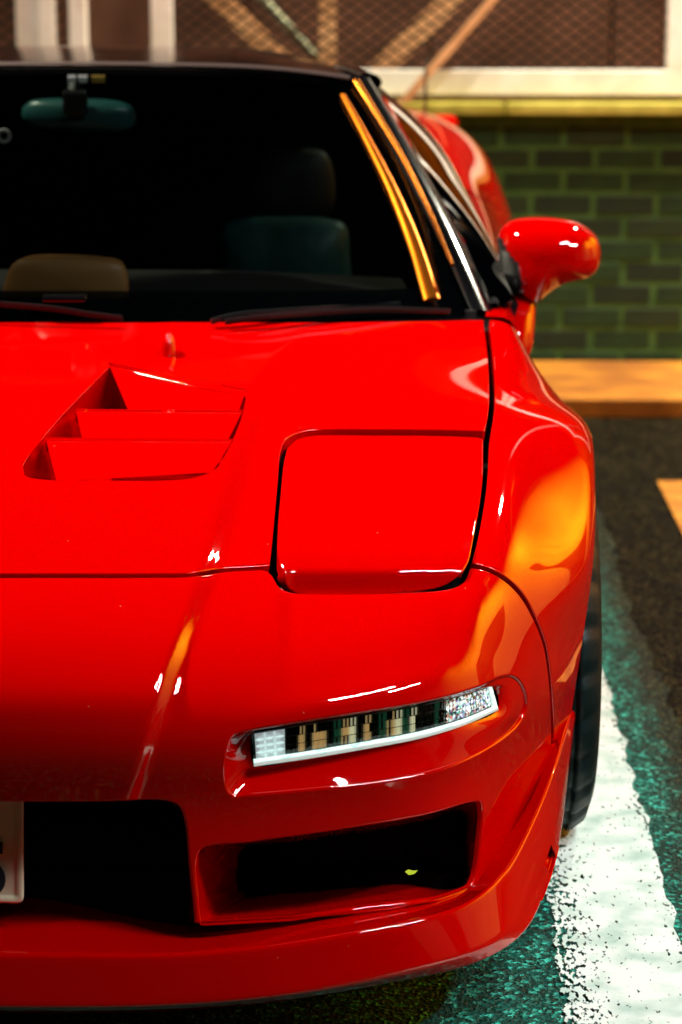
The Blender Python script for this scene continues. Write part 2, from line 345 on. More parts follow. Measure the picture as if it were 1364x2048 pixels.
fsm = [(945, 1126), (975, 1134), (1010, 1152), (1045, 1185), (1075, 1240), (1093, 1290), (1102, 1350), (1107, 1420), (1108, 1485)]
usF = px2uv([(981, 648)])[0][0]; endF = px2uv([(1108, 1485)])[0]
fend_l = build_loop([('uv', [(UM, .0), (usF, .0)]), seg((980, 650), (986, 700), (990, 760), (989, 820), (982, 866), (979, 885), (976, 950), (969, 1010), (957, 1075), (946, 1118)), seg(*fsm), ('uv', [(UM, endF[1])])])
fend, _ = panel('front_fender', fend_l, [], PT, CAR, r=.002); both(fend)
bsm = [(-40, 1153), (100, 1153), (300, 1153), (390, 1151), (430, 1144), (500, 1139), (535, 1139), (546, 1150), (558, 1172), (585, 1183), (650, 1186), (800, 1184), (905, 1175), (930, 1162), (941, 1136)]
usB = px2uv([(1103, 1480)])[0]
bump_l = build_loop([('uv', [(0, v_at_px_row(1153))]), seg(*bsm), seg((945, 1134), (973, 1140), (1007, 1158), (1041, 1190), (1071, 1243), (1089, 1292), (1098, 1350), (1103, 1420), (1104, 1490)), ('uv', [(UM, endF[1]+.008), (UM, VM-.002)])])
O_px = [(452, 1560), (456, 1500), (466, 1474), (500, 1463), (600, 1446), (845, 1406), (960, 1374), (1005, 1354), (1030, 1354), (1048, 1376), (1054, 1412), (1038, 1448), (990, 1488), (900, 1532), (780, 1560), (650, 1575), (500, 1588), (462, 1588)]
O_uv = px2uv(smoothpoly(O_px, True, step=8))
F_px = [(404, 1700), (500, 1686), (700, 1658), (850, 1632), (940, 1607), (960, 1606), (965, 1622), (960, 1690), (948, 1760), (930, 1782), (700, 1817), (500, 1849), (430, 1858), (408, 1850), (398, 1790), (394, 1730)]
F_uv = px2uv(smoothpoly(F_px, True, step=8))
C_px = [(-150, 1607), (0, 1607), (200, 1606), (330, 1604), (355, 1612), (368, 1640), (378, 1740), (388, 1830), (393, 1892)]
Cr = px2uv(smoothpoly(C_px, False, step=8)); Cr = Cr[Cr[:, 0] > .002]; Cr[:, 1] = np.minimum(Cr[:, 1], VM-.002)
C_uv = np.vstack([[(0, Cr[0][1])], Cr, [(0, Cr[-1][1])]])
C_full = np.vstack([C_uv[1:-1], (C_uv[1:-1]*[-1, 1])[::-1]])
Cc = C_uv[1:-1][::-1]; bump_l = np.vstack([bump_l, [(Cc[0][0], VM-.002)], Cc, [(0, Cc[-1][1])]])
mir = lambda a: (a*[-1, 1])[::-1]
bumper, br = panel('front_bumper', mirror_loop(bump_l), [O_uv, mir(O_uv), F_uv, mir(F_uv)], PT, CAR, r=.004, skirt=.008, step=.0085)
Cs = C_uv[1:-1]
# --- position lamp recess and lamp
rimO, rimF = br[1][0], br[3][0]
def surf_y(px_, py_, dy):                                # the skin's depth at a sight line, pushed back by dy
    uv = px2uv([(px_, py_)]); p = bil(G, uv)[0]; return un(px_, py_, y=p[1]+dy)
Lp = [(503, 1470), (508, 1463), (600, 1450), (720, 1430), (845, 1409), (930, 1388), (982, 1371), (992, 1382), (998, 1408), (990, 1425), (930, 1450), (845, 1476), (700, 1504), (600, 1520), (520, 1533), (505, 1526)]
Lpx = smoothpoly(Lp, True, step=9); L3 = np.array([surf_y(a, b, .030) for a, b in Lpx])
Lm = match(rimO, L3)
def funnel(A, B, t):
    s = math.sin(t*math.pi/2); q = A*(1-t)+B*t; q = q.copy(); q[:, 1] = A[:, 1]*(1-s**1.0)+B[:, 1]*s; return q
both(loft('lamp_recess', rimO, Lm, PT, CAR, 8, funnel))
# duct of the corner opening: walls narrowing to the mesh
Fi = [(488, 1702), (600, 1684), (830, 1650), (915, 1628), (926, 1640), (918, 1700), (905, 1762), (880, 1768), (820, 1746), (700, 1758), (560, 1777), (500, 1786), (487, 1778), (482, 1740)]
Fin = np.array([un(a, b, y=.28+.12*max(0, (a-480)/450)) for a, b in smoothpoly(Fi, True, step=9)])
both(loft('corner_duct', rimF, match(rimF, Fin), PT, CAR, 6))
bm = bmesh.new()
y0 = .30
for s in (-1, 1):
    for k in range(-40, 60):
        x0_ = .44+k*.008; lo, hi = (.45-x0_)/s, (.73-x0_)/s; lo, hi = sorted((lo, hi)); lo, hi = max(lo, 0), min(hi, .15)
        if hi > lo+.004: bar(bm, (x0_+s*lo, y0, .17+lo), (x0_+s*hi, y0, .17+hi), .0012, n=3, cap=False)
both(bmobj('duct_mesh', bm, M['mesh'], CAR)); 
both(mesh('duct_back', [(.40, .37, .12), (.80, .37, .12), (.80, .37, .40), (.40, .37, .40)], [(0, 1, 2, 3)], M['void'], CAR))
# centre opening: black chamber behind, side walls
Cw = bil(G, C_uv[1:-1]); Cw = np.vstack([Cw[:1]*[-1, 1, 1], Cw]); both(gridmesh('centre_duct', np.array([Cw+(-.006, .006, 0), Cw*[.99, 1, 1]+(-.004, .05, 0), Cw*[.96, 1, 1]+(0, .24, 0)]), PT, CAR))
mesh('centre_duct_back', [(-.5, .26, .05), (.5, .26, .05), (.5, .26, .45), (-.5, .26, .45)], [(0, 1, 2, 3)], M['void'], CAR)
# --- hood vents: sloping blades in a stepped well
def well(rim, parent):
    n = bil(NG, ventuv[:1])[0]; low = rim-n*.076; return loft('vent_wall', rim, low, PT, parent, 3)
wr_, wl_ = rims[1][0], rims[2][0]
both(well(wr_, hood)); 
bot = rims[1][0].mean(0)-np.array([0, 0, .06]); 
low_ = rims[1][0]-bil(NG, ventuv[:1])[0]*.075; both(mesh('vent_floor', low_, [tuple(range(len(low_)))], PT, hood, smooth=False))
def on_skin(a, b): return bil(G, px2uv([(a, b)]))[0]
for (l0, r0, l1, r1) in [((216, 726), (493, 780), (257, 822), (476, 826)), ((151, 820), (486, 822), (165, 880), (454, 884)), ((91, 877), (467, 880), (113, 963), (424, 945))]:
    a, b = on_skin(*l0), on_skin(*r0); drop = .030
    A = np.array([a*(1-t)+b*t for t in np.linspace(0, 1, 16)])
    c = on_skin(*l1); 
    def deep(p, q):                                      # same sight line, 30 mm under the skin
        P0 = on_skin(p, q); dr = P0-CAM; k = 1+.02/ -dr[2]; return P0
    yc = on_skin(*l1); yd = on_skin(*r1)
    c = un(l1[0], l1[1], y=yc[1]+.035); d_ = un(r1[0], r1[1], y=yd[1]+.035)
    B = np.array([c*(1-t)+d_*t for t in np.linspace(0, 1, 16)])
    Cs_ = np.array([yc*(1-t)+yd*t for t in np.linspace(0, 1, 16)])
    rows = np.array([A*(1-t)+Cs_*t+(B-Cs_)*t**1.7+np.array([0, 0, .0016*(1-t)**2]) for t in np.linspace(0, 1, 9)])
    bl = gridmesh('vent_blade', np.concatenate([[A+np.array([0, .002, -.02])], rows]), PT, hood); both(bl)
# washer nozzle
nz = on_skin(338, 708); bm = bmesh.new()
bmesh.ops.create_uvsphere(bm, u_segments=20, v_segments=12, radius=1, matrix=Matrix.Translation(nz+np.array([0, 0, .012])) @ Matrix.Diagonal((.012, .022, .024, 1)))
both(bmobj('washer_nozzle', bm, M['paint'], hood, smooth=True))
# --- front lip: rounded section swept from the centre to the wheel arch
K = [0, 1, 2, 3, 4, 5, 6, 7, 8, 9, 10, 11]
B0 = [(100, 1800, .16), (385, 1852, .10), (600, 1834, .09), (780, 1806, .13), (930, 1778, .18), (975, 1728, .23), (1012, 1676, .28), (1054, 1612, .34), (1098, 1508, .47), (1133, 1430, .59)]
B2 = [(100, 1908, -.055), (390, 1905, -.05), (600, 1882, -.035), (780, 1850, .0), (930, 1808, .07), (1002, 1752, .14), (1046, 1684, .22), (1086, 1596, .31), (1120, 1500, .44), (1142, 1420, .585)]
B3 = [(100, 2017, -.075), (390, 2010, -.07), (600, 1988, -.055), (780, 1953, -.015), (940, 1905, .045), (1022, 1856, .12), (1066, 1775, .215), (1098, 1690, .30), (1127, 1570, .43), (1149, 1424, .60)]
B4 = [(100, 2030, -.06), (390, 2022, -.055), (600, 2000, -.04), (790, 1967, .0), (958, 1926, .065), (1044, 1872, .145), (1086, 1800, .24), (1112, 1722, .325), (1133, 1590, .455), (1152, 1430, .61)]
def lrow(B): 
    p = [un(a, b, y=y) for a, b, y in B]; q = p[0].copy(); q[0] = 0; q[1] -= .001; return np.array([q]+p)
rowsL = [lrow(b) for b in (B0, B2, B3, B4)]; r5 = rowsL[3].copy(); r5[:, 1] += .10; r5[:, 2] += .06; r5[-3:, 1] -= .06; r5[:, 0] -= np.linspace(0, .06, len(r5))
r5[0, 0] = 0; rowsL.append(r5); rowsL = np.array(rowsL)
fl = np.concatenate([rowsL[:, :0:-1]*[-1, 1, 1], rowsL], 1); ck = np.concatenate([[0], np.cumsum(np.linalg.norm(np.diff(rowsL, axis=1), axis=2).mean(0))]); ckf = np.concatenate([-ck[:0:-1], ck])
LU = 361; cols = natspline(ckf, fl.transpose(1, 0, 2), np.linspace(-ck[-1], ck[-1], LU)).transpose(1, 0, 2)
def roundpoly(Ps, r=.008, seg_=5):
    """Ps (n, m, 3): round each inner corner along axis 0"""
    out = [Ps[0]]; n = len(Ps)
    for i in range(1, n-1):
        a, b, c = Ps[i-1], Ps[i], Ps[i+1]; la = np.linalg.norm(a-b, axis=1, keepdims=True); lc = np.linalg.norm(c-b, axis=1, keepdims=True)
        ra = np.minimum(r, la*.45); rc = np.minimum(r, lc*.45); p = b+(a-b)/la*ra; q = b+(c-b)/lc*rc
        # slight crown between corners
        for t in np.linspace(0, 1, seg_+1): out.append((1-t)**2*p+2*t*(1-t)*b+t*t*q)
    out.append(Ps[-1]); return np.array(out)
LG = roundpoly(cols, .007, 6)
def densify(Gx, k=3, crown=.0):
    o = []
    for i in range(len(Gx)-1):
        d_ = np.linalg.norm(Gx[i+1]-Gx[i], axis=1).mean(); kk = max(1, int(d_/.008))
        for j in range(kk): o.append(Gx[i]*(1-j/kk)+Gx[i+1]*j/kk)
    o.append(Gx[-1]); return np.array(o)
LD = densify(LG); LPX = pr(LD); sl = smoothpoly([(1120, 1688), (1108, 1698), (1094, 1740), (1080, 1785), (1076, 1806), (1085, 1801), (1101, 1765), (1114, 1727)], True, step=5)
r_, c_2 = LD.shape[:2]; cen = (LPX[:-1, :-1]+LPX[1:, 1:])/2; ins = inside(sl, cen.reshape(-1, 2)).reshape(cen.shape[:2]) & (LD[:-1, :-1, 0] > .5)
def lipobj(keep, name):
    F_ = [(i*c_2+j, (i+1)*c_2+j, (i+1)*c_2+j+1, i*c_2+j+1) for i in range(r_-1) for j in range(c_2-1) if keep(i, j)]
    return mesh(name, LD.reshape(-1, 3), F_, PT, CAR)
for i_ in range(ins.shape[0]):                                   # the slot on the other side
    ins[i_] |= ins[i_][::-1]
lipobj(lambda i, j: not ins[i, j], 'front_lip')
def on_lip(a, b):
    d_ = ((LPX-(a, b))**2).sum(2)+np.where(LD[..., 0] < .5, 1e6, 0); k = np.argsort(d_.ravel())[:3]; return LD.reshape(-1, 3)[k].mean(0)
s3 = np.array([on_lip(a, b) for a, b in sl]); 
for _ in range(8): s3 = (np.roll(s3, 1, 0)+s3*2+np.roll(s3, -1, 0))/4
cc3 = s3.mean(0); out3 = (s3-cc3)*[1, 1, 1]
ring_ = []
for a in np.linspace(0, 2*math.pi, 9)[:-1]: ring_.append(s3+out3/np.linalg.norm(out3, axis=1, keepdims=True)*.0015*math.cos(a)+np.array([.8, -.6, 0])*.002*math.sin(a))
ring_.append(ring_[0]); both(gridmesh('slot_rim', np.array(ring_), PT, CAR, closed_u=True))
both(gridmesh('slot_well', np.array([s3, s3+np.array([-.012, .016, 0]), cc3+(s3-cc3)*.6+np.array([-.03, .03, 0]), cc3+(s3-cc3)*.02+np.array([-.035, .035, 0])]), PT, CAR, closed_u=True))
# --- number plate
rot = Matrix.Rotation(math.radians(1.6), 3, 'Y'); pc = Vector(un(47, 1808, y=.035)) 
PW, PHt = .33, .165
pl = empty('number_plate'); pl.parent = CAR
pcen = pc-rot @ Vector((PW/2, 0, -PHt/2))
M['plate'] = mat('plate_enamel', (.95, .86, .58), .35, 0, .3); M['platetext'] = mat('plate_ink', (.005, .02, .03), .4)
def rrect(w, h, r, n=6):
    o = []
    for cx, cz, a0 in ((w/2-r, h/2-r, 0), (-w/2+r, h/2-r, 90), (-w/2+r, -h/2+r, 180), (w/2-r, -h/2+r, 270)):
        for k in range(n+1): a = math.radians(a0+90*k/n); o.append((cx+r*math.cos(a), cz+r*math.sin(a)))
    return np.array(o)
def plate_ring(w, h, r, y): return np.array([pcen+rot @ Vector((a, y, b)) for a, b in rrect(w, h, r)])
GG = np.array([plate_ring(PW, PHt, .009, .004), plate_ring(PW, PHt, .009, .001), plate_ring(PW-.002, PHt-.002, .009, -.0005), plate_ring(PW-.007, PHt-.007, .008, -.0008), plate_ring(PW-.016, PHt-.016, .006, -.0006), plate_ring(PW-.020, PHt-.020, .005, .0012), plate_ring(PW-.024, PHt-.024, .005, .0014)])
V = GG.reshape(-1, 3); n_ = GG.shape[1]; F_ = []
for i in range(6):
    for j in range(n_): F_.append((i*n_+j, i*n_+(j+1) % n_, (i+1)*n_+(j+1) % n_, (i+1)*n_+j))
F_.append(tuple(range(6*n_, 7*n_))); mesh('plate', V, F_, M['plate'], pl)
fc = bpy.data.curves.new('digit', 'FONT'); fc.body = '5'; fc.size = .10; fc.extrude = .0012; fc.offset = .0028; fc.bevel_depth = .0004
fo = bpy.data.objects.new('digit', fc); COL.objects.link(fo); fc.materials.append(M['platetext']); fo.parent = pl
tx = un(-62, 1787, y=.034); fo.matrix_world = Matrix.Translation(tx) @ rot.to_4x4() @ Matrix.Rotation(math.radians(90), 4, 'X')
bpy.context.view_layer.update(); fm = bpy.data.meshes.new_from_object(fo); mw = fo.matrix_world.copy(); bpy.data.objects.remove(fo); fo = bpy.data.objects.new('digit', fm); COL.objects.link(fo); fo.parent = pl; fo.matrix_local = mw
box('plate_bracket', pcen+Vector((0, .03, .03)), (.2, .03, .05), M['black'], CAR)
# --- position lamp: housing with ribs and facets behind a clear lens
def lamp():
    top = smoothpoly([(503, 1466), (600, 1450), (720, 1430), (845, 1409), (930, 1388), (984, 1371)], False, n=14)
    bot_ = smoothpoly([(508, 1533), (600, 1520), (720, 1500), (845, 1476), (930, 1450), (997, 1420)], False, n=14)
    def at(s, t, dy):
        i = s*(len(top)-1); a = int(min(i, len(top)-2)); f = i-a; p = top[a]*(1-f)+top[a+1]*f; q = bot_[a]*(1-f)+bot_[a+1]*f; r_ = p*(1-t)+q*t
        k = ycur(s); return un(r_[0], r_[1], y=k+dy)
    ys_ = np.array([surf_y(a, b, 0)[1] for a, b in (top*.5+bot_*.5)]); ycur = lambda s: float(np.interp(s*(len(top)-1), np.arange(len(top)), ys_))
    root = empty('position_lamp'); root.parent = CAR
    # lens
    Lg = np.array([[at(s, t, .030-.006*math.sin(math.pi*min(1, max(0, t)))) for s in np.linspace(0, 1, 40)] for t in np.linspace(0, 1, 8)])
    gridmesh('lens', Lg, M['lens'], root, flip=True)
    # clear rim band along the bottom and the left end
    white = mat('lamp_white_plastic', (.78, .95, .88), .25, 0, .5, emit=(.75, 1, .92), estr=.55);  # weak glow stands for lamp light caught by the unlit rim
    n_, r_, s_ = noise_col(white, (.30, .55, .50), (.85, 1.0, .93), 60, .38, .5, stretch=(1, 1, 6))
    tube = np.array([[at(s, t, .024-.008*math.sin(math.pi*(t-.78)/.22)) for s in np.linspace(0.0, 1, 60)] for t in np.linspace(.78, 1.0, 8)])
    gridmesh('lens_rim', tube, white, root, flip=True)
    end = np.array([[at(s, t, .024-.006*math.sin(math.pi*(s-.965)/.035)) for s in np.linspace(.965, 1, 6)] for t in np.linspace(0, .8, 16)])
    gridmesh('lens_rim', end, white, root, flip=True)
    # left reflector block with pyramids
    V, F_ = [], []
    def pyr(s0, s1, t0, t1, dy, h, V, F_):
        k = len(V); V += [at(s0, t0, dy), at(s1, t0, dy), at(s1, t1, dy), at(s0, t1, dy), at((s0+s1)/2, (t0+t1)/2, dy-h)]; F_ += [(k, k+4, k+1), (k+1, k+4, k+2), (k+2, k+4, k+3), (k+3, k+4, k)]
    for i in range(3):
        for j in range(4): pyr(.012+i*.042, .012+(i+1)*.042, .04+j*.19, .04+(j+1)*.19, .040, .008, V, F_)
    mesh('reflector_block', V, F_, mat('white_reflector', (.85, .95, .92), .3, 0, .5, emit=(.8, .95, .95), estr=.35), root, smooth=False)  # glow added for the light this unlit reflector throws back
    # middle: dark ribbed chamber
    V, F_ = [], []; mi = []
    for i in range(46):
        g_ = 13 <= i <= 33
        for j in range(3):
            s0 = .145+i*.0121; s1 = s0+.0121; t0 = .04+j*.245; t1 = t0+.225; k = len(V); dd = .047+.003*random.random()
            V += [at(s0, t0, dd), at((s0+s1)/2, t0, dd-.004), at(s1, t0, dd), at(s0, t1, dd), at((s0+s1)/2, t1, dd-.004), at(s1, t1, dd)]; F_ += [(k, k+1, k+4, k+3), (k+1, k+2, k+5, k+4)]
            if j == 0 and i % 2 == 0: cur = random.choices((0, 1, 2, 3), (3, 6, 1.5, 2) if g_ else (6, 2.2, 1.2, .3))[0]
            mi += [cur if j > 0 or cur == 2 else 0, (cur if random.random() < .8 else 0)]
    rb = [mat('rib_dark', (.01, .02, .012), .2, .5), mat('rib_gold', (.55, .36, .10), .2, .5, emit=(.9, .60, .25), estr=.24), mat('rib_green', (.02, .10, .06), .2, .5, emit=(.05, .3, .15), estr=.08), mat('rib_pale', (.6, .6, .4), .2, .4, emit=(1, .95, .6), estr=.3)]  # glow on the coloured ribs imitates reflected light
    mesh('ribbed_chamber', V, F_, None, root, smooth=False, mats=rb, midx=mi)
    V, F_ = [], []
    for i in range(16):
        for j in range(5):
            s0 = .705+i*.0165; pyr(s0, s0+.0155, .04+j*.14, .04+(j+1)*.14, .050+.004*random.random(), .012*random.random()+.002, V, F_)
    fb = [mat('facet_clear', (.8, .85, .85), .1, .3, emit=(.85, 1, .95), estr=.75), mat('facet_dark', (.03, .05, .05), .1, .5), mat('facet_rose', (.6, .3, .22), .15, .3, emit=(.9, .4, .3), estr=.4), mat('facet_mint', (.3, .7, .6), .15, .3, emit=(.3, .8, .65), estr=.35), mat('facet_violet', (.5, .4, .8), .15, .3, emit=(.6, .5, 1), estr=.3)]  # facet colours and glow imitate a sparkle of reflections
    mi = [random.choices(range(5), (5, 3, 2, 2, 1.2))[0] for _ in F_]
    mesh('crystal_facets', V, F_, None, root, smooth=False, mats=fb, midx=mi)
    bk = np.array([[at(s, t, .075) for s in np.linspace(0, 1, 20)] for t in (0, .5, 1.0)]); gridmesh('lamp_housing', bk, M['black'], root, flip=True)
    return root
lr = lamp()
l2 = lr.copy(); COL.objects.link(l2); l2.scale = (-1, 1, 1)
for ch in list(lr.children): c = ch.copy(); COL.objects.link(c); c.parent = l2
# --- dark engine bay / under-skin liner so that the gaps read black
lin = G[::12, ::12]-NG[::12, ::12]*.045
li_mask = []
rr_, cc_ = lin.shape[:2]; F_ = []
LP = PXg[::12, ::12]; LX = np.abs(lin[..., 0])
for i in range(rr_-1):
    for j in range(cc_-1):
        z_ = lin[i, j, 2]
        if z_ < .50: continue
        q = lin[i:i+2, j:j+2].reshape(-1, 3).mean(0); pq = pr([abs(q[0]), q[1], q[2]])
        if 30 < pq[0] < 520 and 700 < pq[1] < 1000: continue
        F_.append((i*cc_+j, i*cc_+j+1, (i+1)*cc_+j+1, (i+1)*cc_+j))
mesh('nose_liner', lin.reshape(-1, 3), F_, M['void'], CAR)
box('underbody', (0, 2.2, .155), (1.5, 3.9, .03), M['void'], CAR)
# --- wheels
def wheel(cy, r, x0, x1, name='wheel'):
    root = empty(name, (0, cy, r)); root.parent = CAR; n = 182
    prof = [(x0+.01, r-.10), (x0, r-.06), (x0+.012, r-.018), (x0+.03, r-.003)]
    w = x1-x0
    for k in range(4):
        g = x0+w*(.2+.2*k); prof += [(g-.006, r), (g-.004, r-.007), (g+.004, r-.007), (g+.006, r)]
    prof += [(x1-.03, r-.003), (x1-.012, r-.016), (x1-.002, r-.045), (x1, r-.07), (x1-.008, r-.10)]
    Gt = []
    for k in range(n):
        a = 2*math.pi*k/n; row = []
        for i, (x, rad) in enumerate(prof):
            gr = 0
            if k % 7 in (0, 1) and rad > r-.03 : gr = .007
            a2 = a+(x-x0)*.55; row.append((x, -math.cos(a2)*(rad-gr), math.sin(a2)*(rad-gr)))
        Gt.append(row)
    Gt = np.array(Gt); V = Gt.reshape(-1, 3); F_ = []; c = len(prof)
    for k in range(n):
        for i in range(c-1): a, b = k*c+i, ((k+1) % n)*c+i; F_.append((a, b, b+1, a+1))
    mesh('tyre', V, F_, M['rubber'], root)
    bm = bmesh.new(); bmesh.ops.create_cone(bm, cap_ends=True, segments=48, radius1=r-.10, radius2=r-.115, depth=w-.03, matrix=Matrix.Translation((x0+w/2, 0, 0)) @ Matrix.Rotation(math.pi/2, 4, 'Y'))
    for k in range(5):
        a = 2*math.pi*k/5; addbox(bm, (x1-.012, math.cos(a)*.09, math.sin(a)*.09), (.012, .15, .04), Matrix.Rotation(a, 3, 'X'))
    bmobj('rim', bm, M['rim'], root)
    return root
def copy_tree(o, parent=None, sx=-1):
    c = o.copy(); COL.objects.link(c); c.parent = parent or o.parent
    if sx == -1 and parent is None: c.scale = (-1, 1, 1)
    for ch in o.children: copy_tree(ch, c, 0)
    return c
copy_tree(wheel(.915, .302, .735, .957)); copy_tree(wheel(3.45, .315, .71, .955))
# arch liner
A2 = np.array([[(x, .93-math.cos(a)*.345, .30+math.sin(a)*.345) for x in (.60, .88)] for a in np.linspace(.1, math.pi+.2, 30)]); both(gridmesh('arch_liner', A2, M['void'], CAR))
both(mesh('arch_inner_wall', [(.6, .45, .05), (.6, 1.4, .05), (.6, 1.4, .60), (.6, .45, .55)], [(0, 1, 2, 3)], M['void'], CAR))
# --- doors, sills and rear wings
sec = {  # y : list of (X, z) from the belt line downwards
 1.368: [(.80, .765), (.835, .762), (.852, .745), (.868, .68), (.88, .52), (.885, .35), (.875, .12)],
 1.60: [(.815, .775), (.842, .770), (.858, .752), (.872, .68), (.882, .52), (.89, .35), (.90, .12)],
 2.10: [(.810, .800), (.838, .795), (.858, .775), (.875, .69), (.880, .52), (.885, .35), (.90, .12)],
 2.60: [(.790, .835), (.825, .828), (.852, .805), (.878, .71), (.888, .52), (.890, .35), (.90, .12)],
 3.00: [(.740, .885), (.785, .878), (.835, .845), (.890, .75), (.925, .60), (.93, .40), (.92, .14)],
 3.35: [(.700, .925), (.765, .915), (.835, .875), (.905, .79), (.955, .66), (.962, .64), (.960, .62)],
 3.75: [(.690, .94), (.76, .93), (.84, .89), (.905, .80), (.95, .66), (.955, .50), (.93, .25)],
 4.35: [(.66, .92), (.73, .91), (.79, .86), (.82, .78), (.84, .62), (.84, .45), (.82, .28)]}
ysec = sorted(sec); SN = np.array([[(x, y, z) for x, z in sec[y]] for y in ysec]); kk = np.array(ysec); 
SG = natspline(kk, SN, np.linspace(kk[0], kk[-1], 90)); wk = np.concatenate([[0], np.cumsum(np.linalg.norm(np.diff(SN, axis=1), axis=2).mean(0))])
SG = natspline(wk, SG.transpose(1, 0, 2), np.linspace(0, wk[-1], 60)).transpose(1, 0, 2)
yd = SG[:, 0, 1]; i1 = int(np.searchsorted(yd, 2.72))
both(gridmesh('door', SG[:i1], PT, CAR)); both(gridmesh('rear_fender', SG[i1+0:], PT, CAR))
both(box('side_skirt', (.86, 2.1, .13), (.10, 1.5, .10), PT, CAR, .02))
# --- rear deck
bm = bmesh.new(); addbox(bm, (0, 3.75, .90), (1.42, 1.15, .03)); bmobj('engine_lid', bm, PT, CAR, .01)
box('rear_bumper', (0, 4.36, .6), (1.66, .06, .6), PT, CAR, .02)
# --- cabin
def patch(rows, nu=40, nv=40, mirror=True):
    A = np.array(rows, float)
    if mirror: A = np.concatenate([A[:, :0:-1]*[-1, 1, 1], A], 1)
    k1 = np.concatenate([[0], np.cumsum(np.linalg.norm(np.diff(A, axis=0), axis=2).mean(1))]); k2 = np.concatenate([[0], np.cumsum(np.linalg.norm(np.diff(A, axis=1), axis=2).mean(0))])
    q = natspline(k1, A, np.linspace(0, k1[-1], nv)); return natspline(k2, q.transpose(1, 0, 2), np.linspace(0, k2[-1], nu)).transpose(1, 0, 2)
Uc = lambda a, b, y: tuple(un(a, b, y=y))
WS = [[(0, 1.215, .765), (.3, 1.23, .765), (.6, 1.30, .763), (.775, 1.39, .757)],
      [(0, 1.46, .925), (.28, 1.475, .922), (.53, 1.52, .908), (.70, 1.585, .880)],
      [(0, 1.72, 1.070), (.25, 1.73, 1.065), (.47, 1.765, 1.048), (.625, 1.81, 1.012)],
      [(0, 1.985, 1.168), (.22, 1.985, 1.166), (.41, 1.99, 1.158), (.545, 2.00, 1.142)]]
WS[1][3] = Uc(868, 460, 1.60); WS[2][3] = Uc(782, 300, 1.80); WS[3][3] = Uc(700, 158, 2.0); WS[0][3] = Uc(943, 628, 1.40)
WSg = patch(WS, 81, 60); gridmesh('windscreen', WSg, M['glass'], CAR)
def on_ws(a, b):
    q = pr(WSg); q[WSg[..., 0] < -.2] = 1e6; i = np.argsort(((q-(a, b))**2).sum(2).ravel())[:4]; w = 1/(1+((q.reshape(-1, 2)[i]-(a, b))**2).sum(1)); y = (WSg.reshape(-1, 3)[i, 1]*w).sum()/w.sum(); return un(a, b, y=y)
# black printed band round the screen edge
Bd = WSg-np.array([0, -.006, .006]); r_, c_2 = Bd.shape[:2]; F_ = []
for i in range(r_-1):
    for j in range(c_2-1):
        if i < 7 or i > r_-4 or j < 3 or j > c_2-5: F_.append((i*c_2+j, i*c_2+j+1, (i+1)*c_2+j+1, (i+1)*c_2+j))
mesh('screen_band', Bd.reshape(-1, 3), F_, M['gloss_black'], CAR)
RF = [[WS[3][0], WS[3][1], WS[3][2], WS[3][3]], [(0, 2.25, 1.188), (.2, 2.25, 1.187), (.38, 2.25, 1.178), (.525, 2.25, 1.148)], [(0, 2.55, 1.178), (.2, 2.55, 1.177), (.37, 2.55, 1.165), (.51, 2.55, 1.13)], [(0, 2.95, 1.12), (.19, 2.95, 1.118), (.35, 2.95, 1.105), (.48, 2.95, 1.07)]]
RFg = patch(RF, 81, 50); gridmesh('roof', RFg, M['gloss_black'], CAR)
gridmesh('roof_edge_trim', np.array([RFg[0]+(0, -.006, .001), RFg[0]+(0, -.002, .007), RFg[0]+(0, .006, .006)]), mat('header_trim', (.10, .07, .07), .3, .3), CAR)
gridmesh('rear_screen', patch([[RF[3][0], RF[3][1], RF[3][2], RF[3][3]], [(0, 3.3, .98), (.2, 3.3, .98), (.4, 3.3, .97), (.55, 3.3, .95)]][:2], 41, 8) if False else np.array([RFg[-1]*(1-t)+(RFg[-1]*[1.15, 1, 1]+[0, .35, -.16])*t for t in np.linspace(0, 1, 8)]), M['sideglass'], CAR)
def strip(name, path, w0, w1, th, m, parent, side):
    """flat rounded bar along a 3D path, width along 'side' vector"""
    p = smoothpoly(path, False, n=10); G_ = []; n = len(p)
    for i, q in enumerate(p):
        t = p[min(i+1, n-1)]-p[max(i-1, 0)]; t /= np.linalg.norm(t); s = np.array(side, float); s -= t*(s@t); s /= np.linalg.norm(s); u = np.cross(t, s); w = w0+(w1-w0)*i/(n-1)
        G_.append([q+s*w/2*math.cos(a)+u*th/2*math.sin(a) for a in np.linspace(0, 2*math.pi, 17)[:-1]])
    G_ = np.array(G_); o = gridmesh(name, G_, m, parent, closed_u=True); return o
edge = [np.array(WS[k][3]) for k in range(4)]
both(strip('windscreen_pillar', [e+np.array([.022, .02, -.008]) for e in edge], .060, .055, .03, M['gloss_black'], CAR, (.8, .6, -.2)))
pp = [Uc(905, 530, 1.50), Uc(862, 430, 1.66), Uc(805, 315, 1.82), Uc(745, 215, 1.96), Uc(712, 162, 2.03)]
both(strip('pillar_moulding', [un(*pr(np.array(p)), y=p[1]-.05) for p in pp], .006, .014, .008, mat('moulding_orange_reflection', (1, .30, .03), .25, 1), CAR, (.8, .3, .2)))  # orange reflection is put into the moulding's metal colour
ip = [on_ws(*q)+np.array([0, -.004, .004]) for q in [(864, 602), (829, 490), (786, 385), (733, 280), (686, 195)]]
both(strip('screen_reflection_strip', ip, .030, .010, .008, mat('screen_orange_reflection', (1, .26, .015), .3, 1), CAR, (1, .3, .2)))  # orange reflection along the pillar, built as a coloured strip
SWt = [np.array(e)+(.05, .05, -.012) for e in edge]+[np.array(RF[1][3])+(.025, 0, -.015), np.array(RF[2][3])+(.03, 0, -.02), np.array(RF[3][3])+(.04, 0, -.02)]
